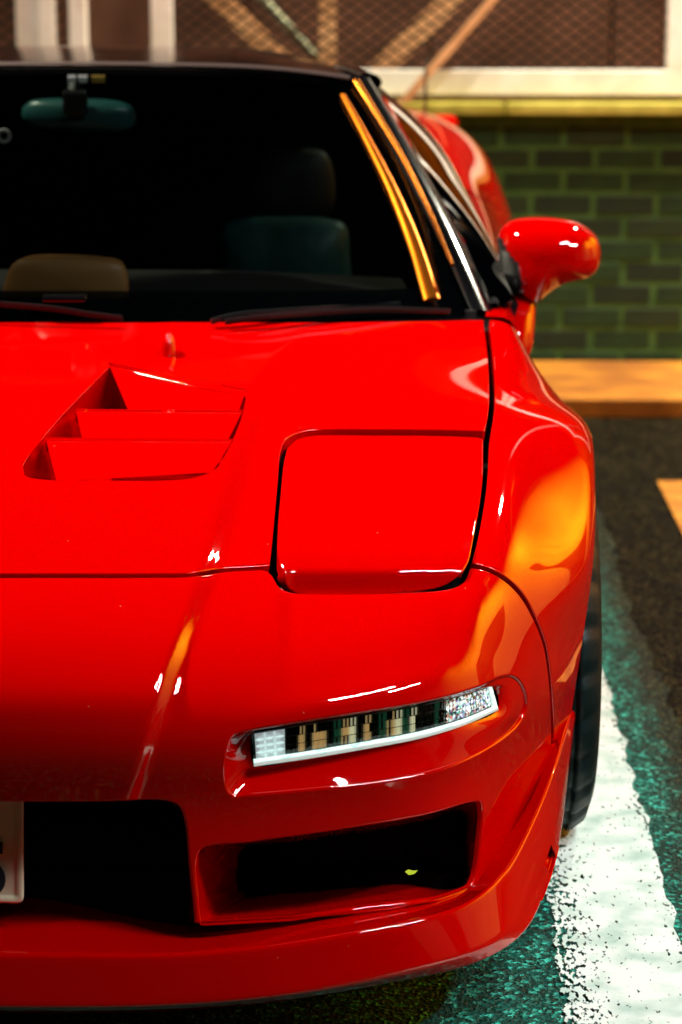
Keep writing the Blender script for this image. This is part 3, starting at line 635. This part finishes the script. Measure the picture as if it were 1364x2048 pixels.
def belt(y): a = np.array([s[0] for s in SN]); return np.array([np.interp(y, a[:, 1], a[:, 0])+.006, y, np.interp(y, a[:, 1], a[:, 2])])
top_p = smoothpoly(SWt, False, n=8); yb = np.linspace(1.46, 2.98, len(top_p)); rowsS = []
for t_, y_ in zip(top_p, yb):
    b_ = belt(y_); mid = (t_+b_)/2+np.array([.035, 0, .02]); rowsS.append([b_, mid*.5+b_*.5+(.008, 0, 0), mid, mid*.5+t_*.5+(.006, 0, .004), t_])
both(gridmesh('side_window', patch(rowsS, 20, 70, False), M['sideglass'], CAR))
both(strip('door_glass_seal', [belt(y)+(.006, 0, .004) for y in (1.44, 1.8, 2.2, 2.6, 2.95)], .02, .02, .014, M['black'], CAR, (1, 0, 0)))
both(strip('roof_rail', [SWt[3]+(-.01, 0, .006)]+[q+(-.012, 0, .008) for q in SWt[4:]], .05, .06, .03, M['gloss_black'], CAR, (1, 0, -.3)))
# cowl, wipers
cw = np.array([[np.array(p)+(0, -.012+.0, -.002) for p in G[0]-np.array([0, 0, .022])], [p for p in G[0]+np.array([0, .09, -.012])]]); 
m_ = np.abs(G[0][:, 0]) < .84; gridmesh('cowl_panel', np.array([G[0][m_]-np.array([0, 0.02, .02]), G[0][m_]+np.array([0, .14, .0])]), M['black'], CAR)
def wiper(path, name='wiper'):
    bm = bmesh.new(); p = smoothpoly(path, False, n=6)
    for i in range(len(p)-1): bar(bm, p[i], p[i+1], .006, .005); bar(bm, p[i]+(0, .004, -.005), p[i+1]+(0, .004, -.005), .003, .006)
    return bmobj(name, bm, M['wiper'], CAR)
wiper([Uc(422, 640, 1.205), Uc(470, 628, 1.22), Uc(560, 620, 1.26), Uc(690, 612, 1.33), Uc(800, 606, 1.37)]); wiper([Uc(450, 641, 1.195), Uc(520, 632, 1.21), Uc(640, 622, 1.26), Uc(760, 616, 1.31), Uc(900, 620, 1.38)])
wiper([Uc(-120, 604, 1.22), Uc(0, 606, 1.215), Uc(110, 615, 1.205), Uc(180, 626, 1.20), Uc(245, 634, 1.195)])
bx = un(130, 596, y=1.24); box('wiper_motor_cap', bx, (.075, .03, .012), M['gloss_black'], CAR, .004)
# interior
ds = patch([[(0, 1.25, .765), (.35, 1.28, .765), (.68, 1.40, .755)], [(0, 1.6, .79), (.35, 1.62, .79), (.66, 1.66, .78)], [(0, 1.85, .76), (.35, 1.85, .755), (.64, 1.85, .74)], [(0, 1.88, .55), (.35, 1.88, .55), (.64, 1.88, .55)]], 40, 30)
gridmesh('dashboard', ds, M['dash'], CAR)
def inflate(name, outline, y0, tf, tb, m, parent, rings=10):
    """closed cushion-like solid: outline in the plane y=y0 (pixel survey), bulging to the front and the back"""
    o = smoothpoly(outline, True, step=10); O3 = np.array([un(a, b, y=y0) for a, b in o]); c = O3.mean(0); Gs = []
    th = [i/rings for i in range(1, rings)]
    for s, T in ((-1, tf), (1, tb)):
        rr = np.sin(np.array([i/rings for i in range(0 if s < 0 else rings-1, rings+1 if s < 0 else -1, 1 if s < 0 else -1)])*math.pi/2)
        for q in rr: 
            G_ = c+(O3-c)*max(q, 1e-3); G_[:, 1] += s*T*math.sqrt(max(0, 1-q**2.6))
            Gs.append(G_)
    return gridmesh(name, np.array(Gs), m, parent, closed_u=True)
hb = inflate('instrument_hood', [(8, 590), (12, 555), (25, 528), (45, 518), (120, 516), (200, 520), (240, 528), (252, 548), (250, 595), (130, 600)], 1.50, .02, .16, M['hoodlet'], CAR)
for sgn in (1, -1):
    st = empty('seat'); st.parent = CAR
    if sgn == -1: st.scale = (-1, 1, 1)
    inflate('seat_back', [(445, 455), (480, 437), (560, 433), (650, 436), (690, 450), (700, 520), (705, 640), (690, 700), (440, 700), (432, 620), (440, 520)], 2.25, .07, .08, M['seat'], st)
    inflate('head_restraint', [(500, 330), (540, 300), (600, 296), (650, 305), (668, 345), (665, 420), (640, 440), (520, 440), (498, 410)], 2.42, .04, .04, M['dash'], st)
    box('seat_cushion', (.37, 2.1, .42), (.48, .5, .16), M['seat'], st, .05)
mesh('rear_bulkhead', [(-.7, 2.72, .2), (.7, 2.72, .2), (.76, 2.72, .84), (.57, 2.72, 1.095), (.3, 2.72, 1.15), (0, 2.72, 1.155), (-.3, 2.72, 1.15), (-.57, 2.72, 1.095), (-.76, 2.72, .84)], [tuple(range(9))], M['void'], CAR, smooth=False); both(box('door_card', (.775, 2.05, .52), (.02, 1.3, .50), M['dash'], CAR)); box('cabin_floor', (0, 2.1, .3), (1.4, 1.3, .03), M['void'], CAR)
im = empty('interior_mirror'); im.parent = CAR
inflate('mirror_shell', [(45, 215), (60, 202), (150, 197), (240, 203), (268, 218), (270, 250), (250, 263), (150, 262), (60, 250), (46, 240)], 1.92, .028, .006, mat('mirror_back', (.02, .09, .09), .3), im)
bm = bmesh.new(); bar(bm, un(148, 215, y=1.90), un(150, 160, y=1.965), .03); bmobj('mirror_stem', bm, M['black'], im)
ms = un(150, 205, y=1.885); box('mirror_mount', ms, (.05, .02, .05), M['black'], im, .008)
stk = empty('screen_sticker'); stk.parent = CAR
for a, w_, c__ in ((143, 14, (.9, .85, .85)), (165, 16, (.9, .85, .85)), (196, 24, (.45, .28, .05))):
    c0 = on_ws(a, 155)+np.array([0, .003, -.003]); box('sticker', c0, (w_/925, .002, .014), mat('sticker_paint', c__, .5), stk)
ring = bmesh.new(); rc = un(8, 272, y=1.78); bmesh.ops.create_circle(ring, segments=24, radius=.012, matrix=Matrix.Translation(rc) @ Matrix.Rotation(math.pi/2, 4, 'X')); 
ro = bmobj('screen_sensor', ring, M['dash'], CAR)
bm = bmesh.new()
for k in range(24): a = 2*math.pi*k/24; b = a+2*math.pi/24; bar(bm, rc+np.array([math.cos(a)*.011, 0, math.sin(a)*.011]), rc+np.array([math.cos(b)*.011, 0, math.sin(b)*.011]), .007, n=6)
bpy.data.objects.remove(ro); bmobj('screen_sensor', bm, mat('sensor_ring', (.4, .38, .4), .4), CAR)
# --- door mirrors
def door_mirror():
    root = empty('door_mirror'); root.parent = CAR
    h = inflate('mirror_housing', [(996, 471), (1009, 449), (1031, 438), (1072, 434), (1121, 437), (1153, 444), (1179, 459), (1194, 474), (1201, 498), (1200, 522), (1192, 541), (1175, 554), (1146, 561), (1121, 569), (1097, 585), (1079, 600), (1069, 606), (1045, 599), (1015, 588), (1005, 560), (998, 515)], 1.60, .085, .05, PT, root, 14)
    h.data.materials.append(M['black']); bl_ = [(990, 460), (1000, 474), (1015, 498), (1033, 522), (1043, 546), (1052, 610), (980, 610)]
    cf = pr([p_.center for p_ in h.data.polygons]); ib = inside(np.array(bl_, float), cf); h.data.polygons.foreach_set('material_index', ib.astype(int).tolist())
    strip('mirror_stalk', [Uc(1042, 592, 1.60), Uc(1037, 612, 1.58), Uc(1028, 645, 1.55), Uc(1012, 690, 1.52), (.80, 1.50, .66)], .050, .11, .06, PT, root, (1, .3, 0))
    strip('mirror_joint', [Uc(1043, 598, 1.592), Uc(1040, 607, 1.585)], .062, .062, .066, M['black'], root, (1, .3, 0))
    return root
dm = door_mirror(); copy_tree(dm)
both(mesh('mirror_sail', [tuple(un(985, 545, y=1.62)), tuple(un(1010, 480, y=1.72)), tuple(un(1040, 600, y=1.56)), tuple(un(1030, 632, y=1.50)), tuple(un(985, 622, y=1.48))], [(0, 1, 2, 3, 4)], M['gloss_black'], CAR))
# aerial at the rear of the roof
aer = bmesh.new(); bar(aer, un(850, 238, y=4.1), un(852, 110, y=4.1), .010); ao = bmobj('aerial', aer, M['rim'], CAR); bm = bmesh.new(); bmesh.ops.create_uvsphere(bm, u_segments=12, v_segments=8, radius=.011, matrix=Matrix.Translation(un(845, 246, y=4.08))); bmobj('aerial_tip', bm, mat('tip_orange_glint', (.9, .30, .01), .15, .6), ao, smooth=True)  # orange glint on the tip is put into the ball's colour
# ================================================================== THE PLACE
def asphalt(name, dark, mid, light, s=1.0):
    m = mat(name, mid, .55, spec=.3 if s == 1 else .08); tc = N(m, 'ShaderNodeTexCoord')
    v = N(m, 'ShaderNodeTexVoronoi'); v.inputs['Scale'].default_value = 150*s; v.inputs['Randomness'].default_value = 1
    nd = N(m, 'ShaderNodeTexNoise'); nd.inputs['Scale'].default_value = 130; nd.inputs['Detail'].default_value = 3; L(m, tc.outputs['Object'], nd.inputs['Vector'])
    vm = N(m, 'ShaderNodeVectorMath'); vm.operation = 'MULTIPLY_ADD'; vm.inputs[1].default_value = (.012, .012, .012); L(m, nd.outputs['Color'], vm.inputs[0]); L(m, tc.outputs['Object'], vm.inputs[2]); L(m, vm.outputs[0], v.inputs['Vector'])
    n = N(m, 'ShaderNodeTexNoise'); n.inputs['Scale'].default_value = 5; n.inputs['Detail'].default_value = 8; L(m, tc.outputs['Object'], n.inputs['Vector'])
    sx = N(m, 'ShaderNodeSeparateXYZ'); L(m, v.outputs['Color'], sx.inputs[0])
    r = N(m, 'ShaderNodeValToRGB'); e = r.color_ramp.elements; e[0].position = 0; e[0].color = (*dark, 1); e[1].position = 1; e[1].color = (*light, 1)
    e = e.new(.72); e.color = (*mid, 1); L(m, sx.outputs[0], r.inputs[0])
    mx = N(m, 'ShaderNodeMixRGB'); mx.blend_type = 'MULTIPLY'; mx.inputs[0].default_value = .7; L(m, r.outputs[0], mx.inputs[1])
    r2 = N(m, 'ShaderNodeValToRGB'); r2.color_ramp.elements[0].position = .35; r2.color_ramp.elements[0].color = (.35, .35, .35, 1); r2.color_ramp.elements[1].position = .62; L(m, n.outputs[0], r2.inputs[0]); L(m, r2.outputs[0], mx.inputs[2])
    L(m, mx.outputs[0], P(m).inputs['Base Color'])
    b = N(m, 'ShaderNodeBump'); b.inputs['Strength'].default_value = .9; b.inputs['Distance'].default_value = .006; 
    ad = N(m, 'ShaderNodeMath'); ad.operation = 'ADD'; L(m, v.outputs['Distance'], ad.inputs[0]); L(m, sx.outputs[1], ad.inputs[1]); L(m, ad.outputs[0], b.inputs['Height']); L(m, b.outputs[0], P(m).inputs['Normal'])
    rr = N(m, 'ShaderNodeMapRange'); rr.inputs[3].default_value = .35; rr.inputs[4].default_value = 1; L(m, sx.outputs[2], rr.inputs[0]); L(m, rr.outputs[0], P(m).inputs['Roughness']); return m
M['bay'] = asphalt('bay_lit_asphalt', (.0, .03, .02), (.003, .13, .095), (.06, .75, .55))  # green lamp light is put into this asphalt's colour
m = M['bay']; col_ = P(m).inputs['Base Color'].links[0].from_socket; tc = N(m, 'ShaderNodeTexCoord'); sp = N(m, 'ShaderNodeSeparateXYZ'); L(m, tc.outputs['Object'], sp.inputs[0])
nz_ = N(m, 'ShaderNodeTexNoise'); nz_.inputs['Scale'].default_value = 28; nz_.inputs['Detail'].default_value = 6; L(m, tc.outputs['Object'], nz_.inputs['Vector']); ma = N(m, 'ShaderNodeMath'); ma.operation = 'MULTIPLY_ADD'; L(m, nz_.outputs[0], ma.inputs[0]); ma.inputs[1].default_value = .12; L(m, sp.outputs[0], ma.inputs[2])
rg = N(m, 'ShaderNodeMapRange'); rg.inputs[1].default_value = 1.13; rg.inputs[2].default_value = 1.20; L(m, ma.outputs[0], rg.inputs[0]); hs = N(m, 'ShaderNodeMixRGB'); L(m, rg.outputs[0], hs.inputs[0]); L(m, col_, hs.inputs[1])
tn = N(m, 'ShaderNodeMixRGB'); tn.blend_type = 'MULTIPLY'; tn.inputs[0].default_value = 1; L(m, col_, tn.inputs[1]); tn.inputs[2].default_value = (1.2, .13, .06, 1); L(m, tn.outputs[0], hs.inputs[2]); L(m, hs.outputs[0], P(m).inputs['Base Color'])  # lit green fades to shaded brown, a shadow edge done in colour
M['lane'] = asphalt('lane_shaded_asphalt', (.001, .001, .0005), (.008, .006, .002), (.09, .075, .025), .999)  # shade beyond the bay is put into this darker brown
def sheet(name, x0, x1, y0, y1, z, m, kind='structure', label=None, parent=None):
    o = mesh(name, [(x0, y0, z), (x1, y0, z), (x1, y1, z), (x0, y1, z)], [(0, 1, 2, 3)], m, parent); tag(o, kind=kind)
    if label: o['label'] = label
    return o
sheet('ground', -60, 60, -60, 60, 0, M['lane'], label='asphalt of the car park, shade put into its dark brown colour')
# parking bay surface, its ragged right edge imitating a shadow edge
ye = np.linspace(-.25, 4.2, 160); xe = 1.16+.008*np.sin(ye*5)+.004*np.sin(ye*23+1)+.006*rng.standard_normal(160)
Vb = [(-3.0, y, .004) for y in ye]+[(x, y, .004) for x, y in zip(xe, ye)]; tag(mesh('bay_surface', Vb, [(i, i+160, i+161, i+1) for i in range(159)], M['bay']), 'coarse asphalt of the parking bay, green lamp light put into its colour', kind='structure')
# white painted line, worn through where the stones stand up
wl = bpy.data.materials.new('worn_white_line'); wl.use_nodes = True; M['line'] = wl; b = P(wl); b.inputs['Base Color'].default_value = (.80, .86, .80, 1); b.inputs['Roughness'].default_value = .6
tc = N(wl, 'ShaderNodeTexCoord'); n1 = N(wl, 'ShaderNodeTexNoise'); n1.inputs['Scale'].default_value = 140; n1.inputs['Detail'].default_value = 3; n2 = N(wl, 'ShaderNodeTexNoise'); n2.inputs['Scale'].default_value = 7
sp = N(wl, 'ShaderNodeSeparateXYZ'); mp = N(wl, 'ShaderNodeMapping'); mp.inputs['Scale'].default_value = (1, .45, 1); L(wl, tc.outputs['Object'], mp.inputs[0]); L(wl, mp.outputs[0], n1.inputs['Vector']); L(wl, tc.outputs['Object'], n2.inputs['Vector']); L(wl, tc.outputs['Object'], sp.inputs[0])
mr = N(wl, 'ShaderNodeMapRange'); mr.inputs[1].default_value = .875; mr.inputs[2].default_value = .95; mr.inputs[3].default_value = .17; mr.inputs[4].default_value = -.02; L(wl, sp.outputs[0], mr.inputs[0])
mr2 = N(wl, 'ShaderNodeMapRange'); mr2.inputs[1].default_value = 1.035; mr2.inputs[2].default_value = 1.055; mr2.inputs[3].default_value = 0; mr2.inputs[4].default_value = .10; L(wl, sp.outputs[0], mr2.inputs[0])
a1 = N(wl, 'ShaderNodeMath'); a1.operation = 'ADD'; L(wl, n1.outputs[0], a1.inputs[0]); L(wl, mr.outputs[0], a1.inputs[1]); a15 = N(wl, 'ShaderNodeMath'); a15.operation = 'ADD'; L(wl, a1.outputs[0], a15.inputs[0]); L(wl, mr2.outputs[0], a15.inputs[1])
a2 = N(wl, 'ShaderNodeMath'); a2.operation = 'MULTIPLY_ADD'; L(wl, n2.outputs[0], a2.inputs[0]); a2.inputs[1].default_value = .12; L(wl, a15.outputs[0], a2.inputs[2])
gt = N(wl, 'ShaderNodeMapRange'); gt.inputs[1].default_value = .685; gt.inputs[2].default_value = .735; L(wl, a2.outputs[0], gt.inputs[0])
n3 = N(wl, 'ShaderNodeTexNoise'); n3.inputs['Scale'].default_value = 16; n3.inputs['Detail'].default_value = 9; L(wl, tc.outputs['Object'], n3.inputs['Vector']); r3 = N(wl, 'ShaderNodeValToRGB'); r3.color_ramp.elements[0].position = .3; r3.color_ramp.elements[0].color = (.42, .60, .52, 1); r3.color_ramp.elements[1].position = .55; r3.color_ramp.elements[1].color = (.80, .88, .82, 1); L(wl, n3.outputs[0], r3.inputs[0]); L(wl, r3.outputs[0], b.inputs['Base Color'])
tr = N(wl, 'ShaderNodeBsdfTransparent'); mx = N(wl, 'ShaderNodeMixShader'); L(wl, gt.outputs[0], mx.inputs[0]); L(wl, b.outputs[0], mx.inputs[1]); L(wl, tr.outputs[0], mx.inputs[2]); L(wl, mx.outputs[0], wl.node_tree.nodes['Material Output'].inputs[0])
xe0 = .872+.006*rng.standard_normal(160); xe1 = 1.055+.004*rng.standard_normal(160)
Vb = [(x, y, .008) for x, y in zip(xe0, ye)]+[(x, y, .008) for x, y in zip(xe1, ye)]; tag(mesh('painted_line', Vb, [(i, i+160, i+161, i+1) for i in range(159)], wl), 'worn white bay line beside the front tyre', kind='structure')
M['yellow'] = mat('line_sodium_tint', (.75, .36, .05), .6); noise_col(M['yellow'], (.42, .14, .006), (.75, .32, .02), 14)  # sodium light on a white line, put into the base colour
sheet('lane_marking', 1.345, 1.50, 1.4, 3.43, .006, M['yellow'], label='white line at the right, orange lamp light put into its colour')
M['kerb'] = mat('kerb_concrete', (.7, .34, .05), .7); noise_col(M['kerb'], (.25, .075, .003), (.52, .20, .008), 5)  # orange lamp light is put into the kerb's base colour
o = box('kerb', (0, 4.64, .03), (14, .66, .06), M['kerb'], None, .006); tag(o, 'concrete kerb along the foot of the brick wall, orange light put into its colour', kind='structure')
# brick wall
BW = empty('brick_wall', (.5, 5.0, 0)); tag(BW, 'low brick wall behind the car, green light put into its colour, topped by a yellow coping', 'wall')
M['mortar'] = mat('mortar', (.10, .24, .05), .9); noise_col(M['mortar'], (.028, .09, .013), (.058, .145, .026), 12)  # green lamp light is put into the mortar and brick colours
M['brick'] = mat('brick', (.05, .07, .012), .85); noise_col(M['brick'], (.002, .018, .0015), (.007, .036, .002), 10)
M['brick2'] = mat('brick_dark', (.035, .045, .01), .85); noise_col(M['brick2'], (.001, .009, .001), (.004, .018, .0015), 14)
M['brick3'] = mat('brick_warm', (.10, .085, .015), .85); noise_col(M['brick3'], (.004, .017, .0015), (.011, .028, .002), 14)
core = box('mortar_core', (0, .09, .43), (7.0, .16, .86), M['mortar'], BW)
protos = []
for k in ('brick', 'brick2', 'brick3'):
    bm = bmesh.new(); addbox(bm, (0, 0, 0), (.186, .03, .060)); bmesh.ops.bevel(bm, geom=bm.edges[:], offset=.003, segments=1, affect='EDGES'); me = bpy.data.meshes.new('brick'); bm.to_mesh(me); bm.free(); me.materials.append(M[k]); protos.append(me)
cnt = 0
for r_ in range(11):
    for c__ in range(-10, 13):
        x = c__*.203+(.1015 if r_ % 2 else 0)-.02
        if cnt >= 290: break
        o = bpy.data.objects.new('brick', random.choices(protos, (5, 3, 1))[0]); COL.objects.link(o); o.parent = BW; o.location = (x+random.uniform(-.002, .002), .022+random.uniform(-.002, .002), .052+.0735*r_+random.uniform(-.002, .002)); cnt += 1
M['coping'] = mat('coping_paint', (.65, .55, .10), .6); noise_col(M['coping'], (.28, .24, .02), (.52, .45, .08), 9)
for k in range(9): box('coping_stone', (-3.1+k*.8-.0, .08, .875), (.793, .24, .035), M['coping'], BW, .004)
# fence on the wall
FN = empty('mesh_fence', (.5, 5.08, .893)); tag(FN, 'white-framed diamond mesh fence standing on the brick wall', 'fence')
M['white'] = mat('white_frame_paint', (.82, .80, .74), .5); noise_col(M['white'], (.80, .78, .72), (.92, .91, .88), 12)
M['wire'] = mat('mesh_wire', (.012, .009, .003), .5, .2)
def frame_panel(x0, x1):
    z0, z1 = .02, 1.5
    for a, b, nme in (((x0, 0, z0+.04), (x1, 0, z0+.04), 'bottom_rail'), ((x0, 0, z1), (x1, 0, z1), 'top_rail'), ((x0+.035, 0, z0+.08), (x0+.035, 0, z1-.03), 'post'), ((x1-.035, 0, z0+.08), (x1-.035, 0, z1-.03), 'post')):
        bm = bmesh.new(); w = .07 if nme == 'post' else .08; bar(bm, a, b, w, .05) if nme == 'post' else addbox(bm, ((a[0]+b[0])/2, 0, a[2]), (b[0]-a[0], .05, .08)); bmobj(nme, bm, M['white'], FN, .004)
    # expanded metal: staggered strands, each a flat ribbon
    bm = bmesh.new(); px_, pz = .058, .041
    nx = int((x1-x0)/px_)+1; nz_ = int(1.45/pz)
    for j in range(nz_):
        for i in range(nx):
            xa = x0+.06+i*px_+(px_/2 if j % 2 else 0); za = z0+.08+j*pz/1.0*.5*2/2
            if za > .62: continue
            for s in (-1, 1):
                bar(bm, (xa, .002, za), (xa+s*px_/2, -.002, za+pz/2*1.0), .013, .007)
    bmobj('expanded_mesh', bm, M['wire'], FN)
x0f = un(1375, 100, y=5.08)[0]-.5
frame_panel(-.42-.5+.28, x0f+.0)
xl = un(130, 50, y=5.08)[0]-.5
frame_panel(-2.2, xl-.085)
for a in (-.055, .045): bm = bmesh.new(); addbox(bm, (xl+a, -.01, .75), (.055, .06, 1.46)); bmobj('gate_post', bm, M['white'], FN, .004)
box('hinge_plate', (xl-.02, -.02, .42), (.10, .05, .10), M['white'], FN, .004)
# second bay right
frame_panel(x0f+.02, x0f+1.6)
# braces behind and in front of the mesh
M['brace'] = mat('brace_orange_lit', (.62, .30, .12), .6); noise_col(M['brace'], (.45, .2, .08), (.72, .38, .18), 8)  # orange lamp light on the beams is put into their colour
M['brace2'] = mat('brace_paint_pale', (.50, .55, .36), .6)
def beam(name, p, q, y0, y1, w, m, label, cat='brace', group=None):
    a, b = Vector(un(*p, y=y0)), Vector(un(*q, y=y1)); bm = bmesh.new(); c = (a+b)/2; bar(bm, a-c, b-c, w, w*.7); o = bmobj(name, bm, m, None, .002); o.location = c; return tag(o, label, cat, group)
beam('steel_brace', (1010, -30), (800, 212), 5.02, 4.98, .034, M['brace'], 'diagonal brace, orange light put into its colour, crossing in front of the white fence rail', 'brace')
beam('steel_brace', (500, -30), (630, 115), 5.25, 5.2, .034, M['brace2'], 'pale greenish diagonal brace behind the mesh above the roof', 'brace')
beam('steel_post', (655, -200), (655, 330), 5.9, 5.9, .085, M['brace'], 'broad upright post, orange light put into its colour, behind the mesh above the windscreen corner', 'post')
beam('steel_brace', (380, -60), (590, 150), 6.4, 6.4, .10, M['brace'], 'broad blurred diagonal brace left of the upright post', 'brace')
beam('steel_brace', (960, -60), (720, 180), 6.4, 6.4, .11, M['brace'], 'broad blurred diagonal brace right of the upright post', 'brace')
M['shed'] = mat('dark_cladding', (.03, .02, .015), .8, spec=.1); noise_col(M['shed'], (.10, .05, .035), (.24, .12, .085), 2.5)
SH = empty('storage_building', (0, 8, 0)); tag(SH, 'dark brown clad building behind the mesh fence', 'building'); 
for k in range(16): box('cladding_panel', (-6+k*.8, 0, 2.0), (.79, .1, 4.0), M['shed'], SH, .01)
# sodium-lit building across the lane, on the right
RB = empty('rendered_building', (6, 3, 0)); tag(RB, 'pale rendered building across the lane, lit orange by its wall lamps', 'building')
M['render'] = mat('wall_render', (.72, .60, .42), .8); noise_col(M['render'], (.64, .52, .36), (.76, .64, .46), 3)
box('wall', (.2, 0, 3.2), (.4, 13, 6.4), M['render'], RB); box('roof', (.1, 0, 6.45), (.9, 13.2, .1), M['shed'], RB)
for k, yy in enumerate((-4.2, -.6, 2.9)): box('door', (-.012, yy, 1.05), (.03, 1.0, 2.1), M['shed'], RB, .004)
M['metal'] = mat('lamp_metal', (.2, .2, .2), .4, .8)
for k, p in enumerate(SOD):
    r_ = empty('wall_lamp', (6, p[1], p[2]+.1)); tag(r_, 'sodium lamp on a long wall bracket across the lane, '+('nearer the camera', 'farther back, beyond the brick wall')[k], 'lamp', 'sodium lamps on the building')
    bm = bmesh.new(); bar(bm, (0, 0, .1), (-2.3, 0, .1), .05); bmobj('arm', bm, M['metal'], r_); box('lamp_head', (-2.3, 0, .06), (.56, .3, .1), M['metal'], r_, .01)
def pole_lamp(x, y, z, px_, py_, label):
    r_ = empty('street_lamp', (px_, py_, 0)); tag(r_, label, 'street lamp'); bm = bmesh.new(); bar(bm, (0, 0, 0), (0, 0, z+.1), .12); bmobj('pole', bm, M['metal'], r_)
    bm = bmesh.new(); bar(bm, (0, 0, z+.1), (x-px_, y-py_, z+.1), .07); bmobj('arm', bm, M['metal'], r_)
    for k_ in ((-.75, .75) if z == 4.0 else (0,)): box('lamp_head', (x-px_+k_, y-py_, z+.06), (1.35, .24, .09), M['metal'], r_, .01)
pole_lamp(*WHITE_LAMP, -3.2, -.6, 'tall cool-white street lamp whose arm reaches over the nose of the car')
pole_lamp(*YARD_LAMP, -4.6, 1.7, 'tall warm street lamp to the left of the car')
r_ = empty('fence_fill_lamp', (2.7, 5.3, 0)); tag(r_, 'added out-of-view lamp on a tall post behind the mesh fence, brightening fence and kerb', 'lamp'); bm = bmesh.new(); bar(bm, (0, 0, 0), (0, 0, 4.0), .08); bmobj('pole', bm, M['metal'], r_)
bm = bmesh.new(); bar(bm, (0, 0, 4.0), (0, -.8, 4.0), .05); bmobj('arm', bm, M['metal'], r_); box('lamp_head', (0, -.8, 3.97), (.45, .2, .09), M['metal'], r_, .01)
# fallen leaf in the corner duct
lf = on_skin(820, 1745); lp = un(822, 1745, y=.16); o = mesh('fallen_leaf', [lp+(-.008, 0, .001), lp+(-.003, -.004, -.002), lp+(.004, -.003, -.001), lp+(.009, 0, .003), lp+(.003, .002, .002), lp+(-.004, .003, .003)], [(0, 1, 2, 3, 4, 5)], mat('leaf', (.55, .65, .02), .5)); tag(o, 'small yellow-green leaf lying in the corner air duct', 'leaf')
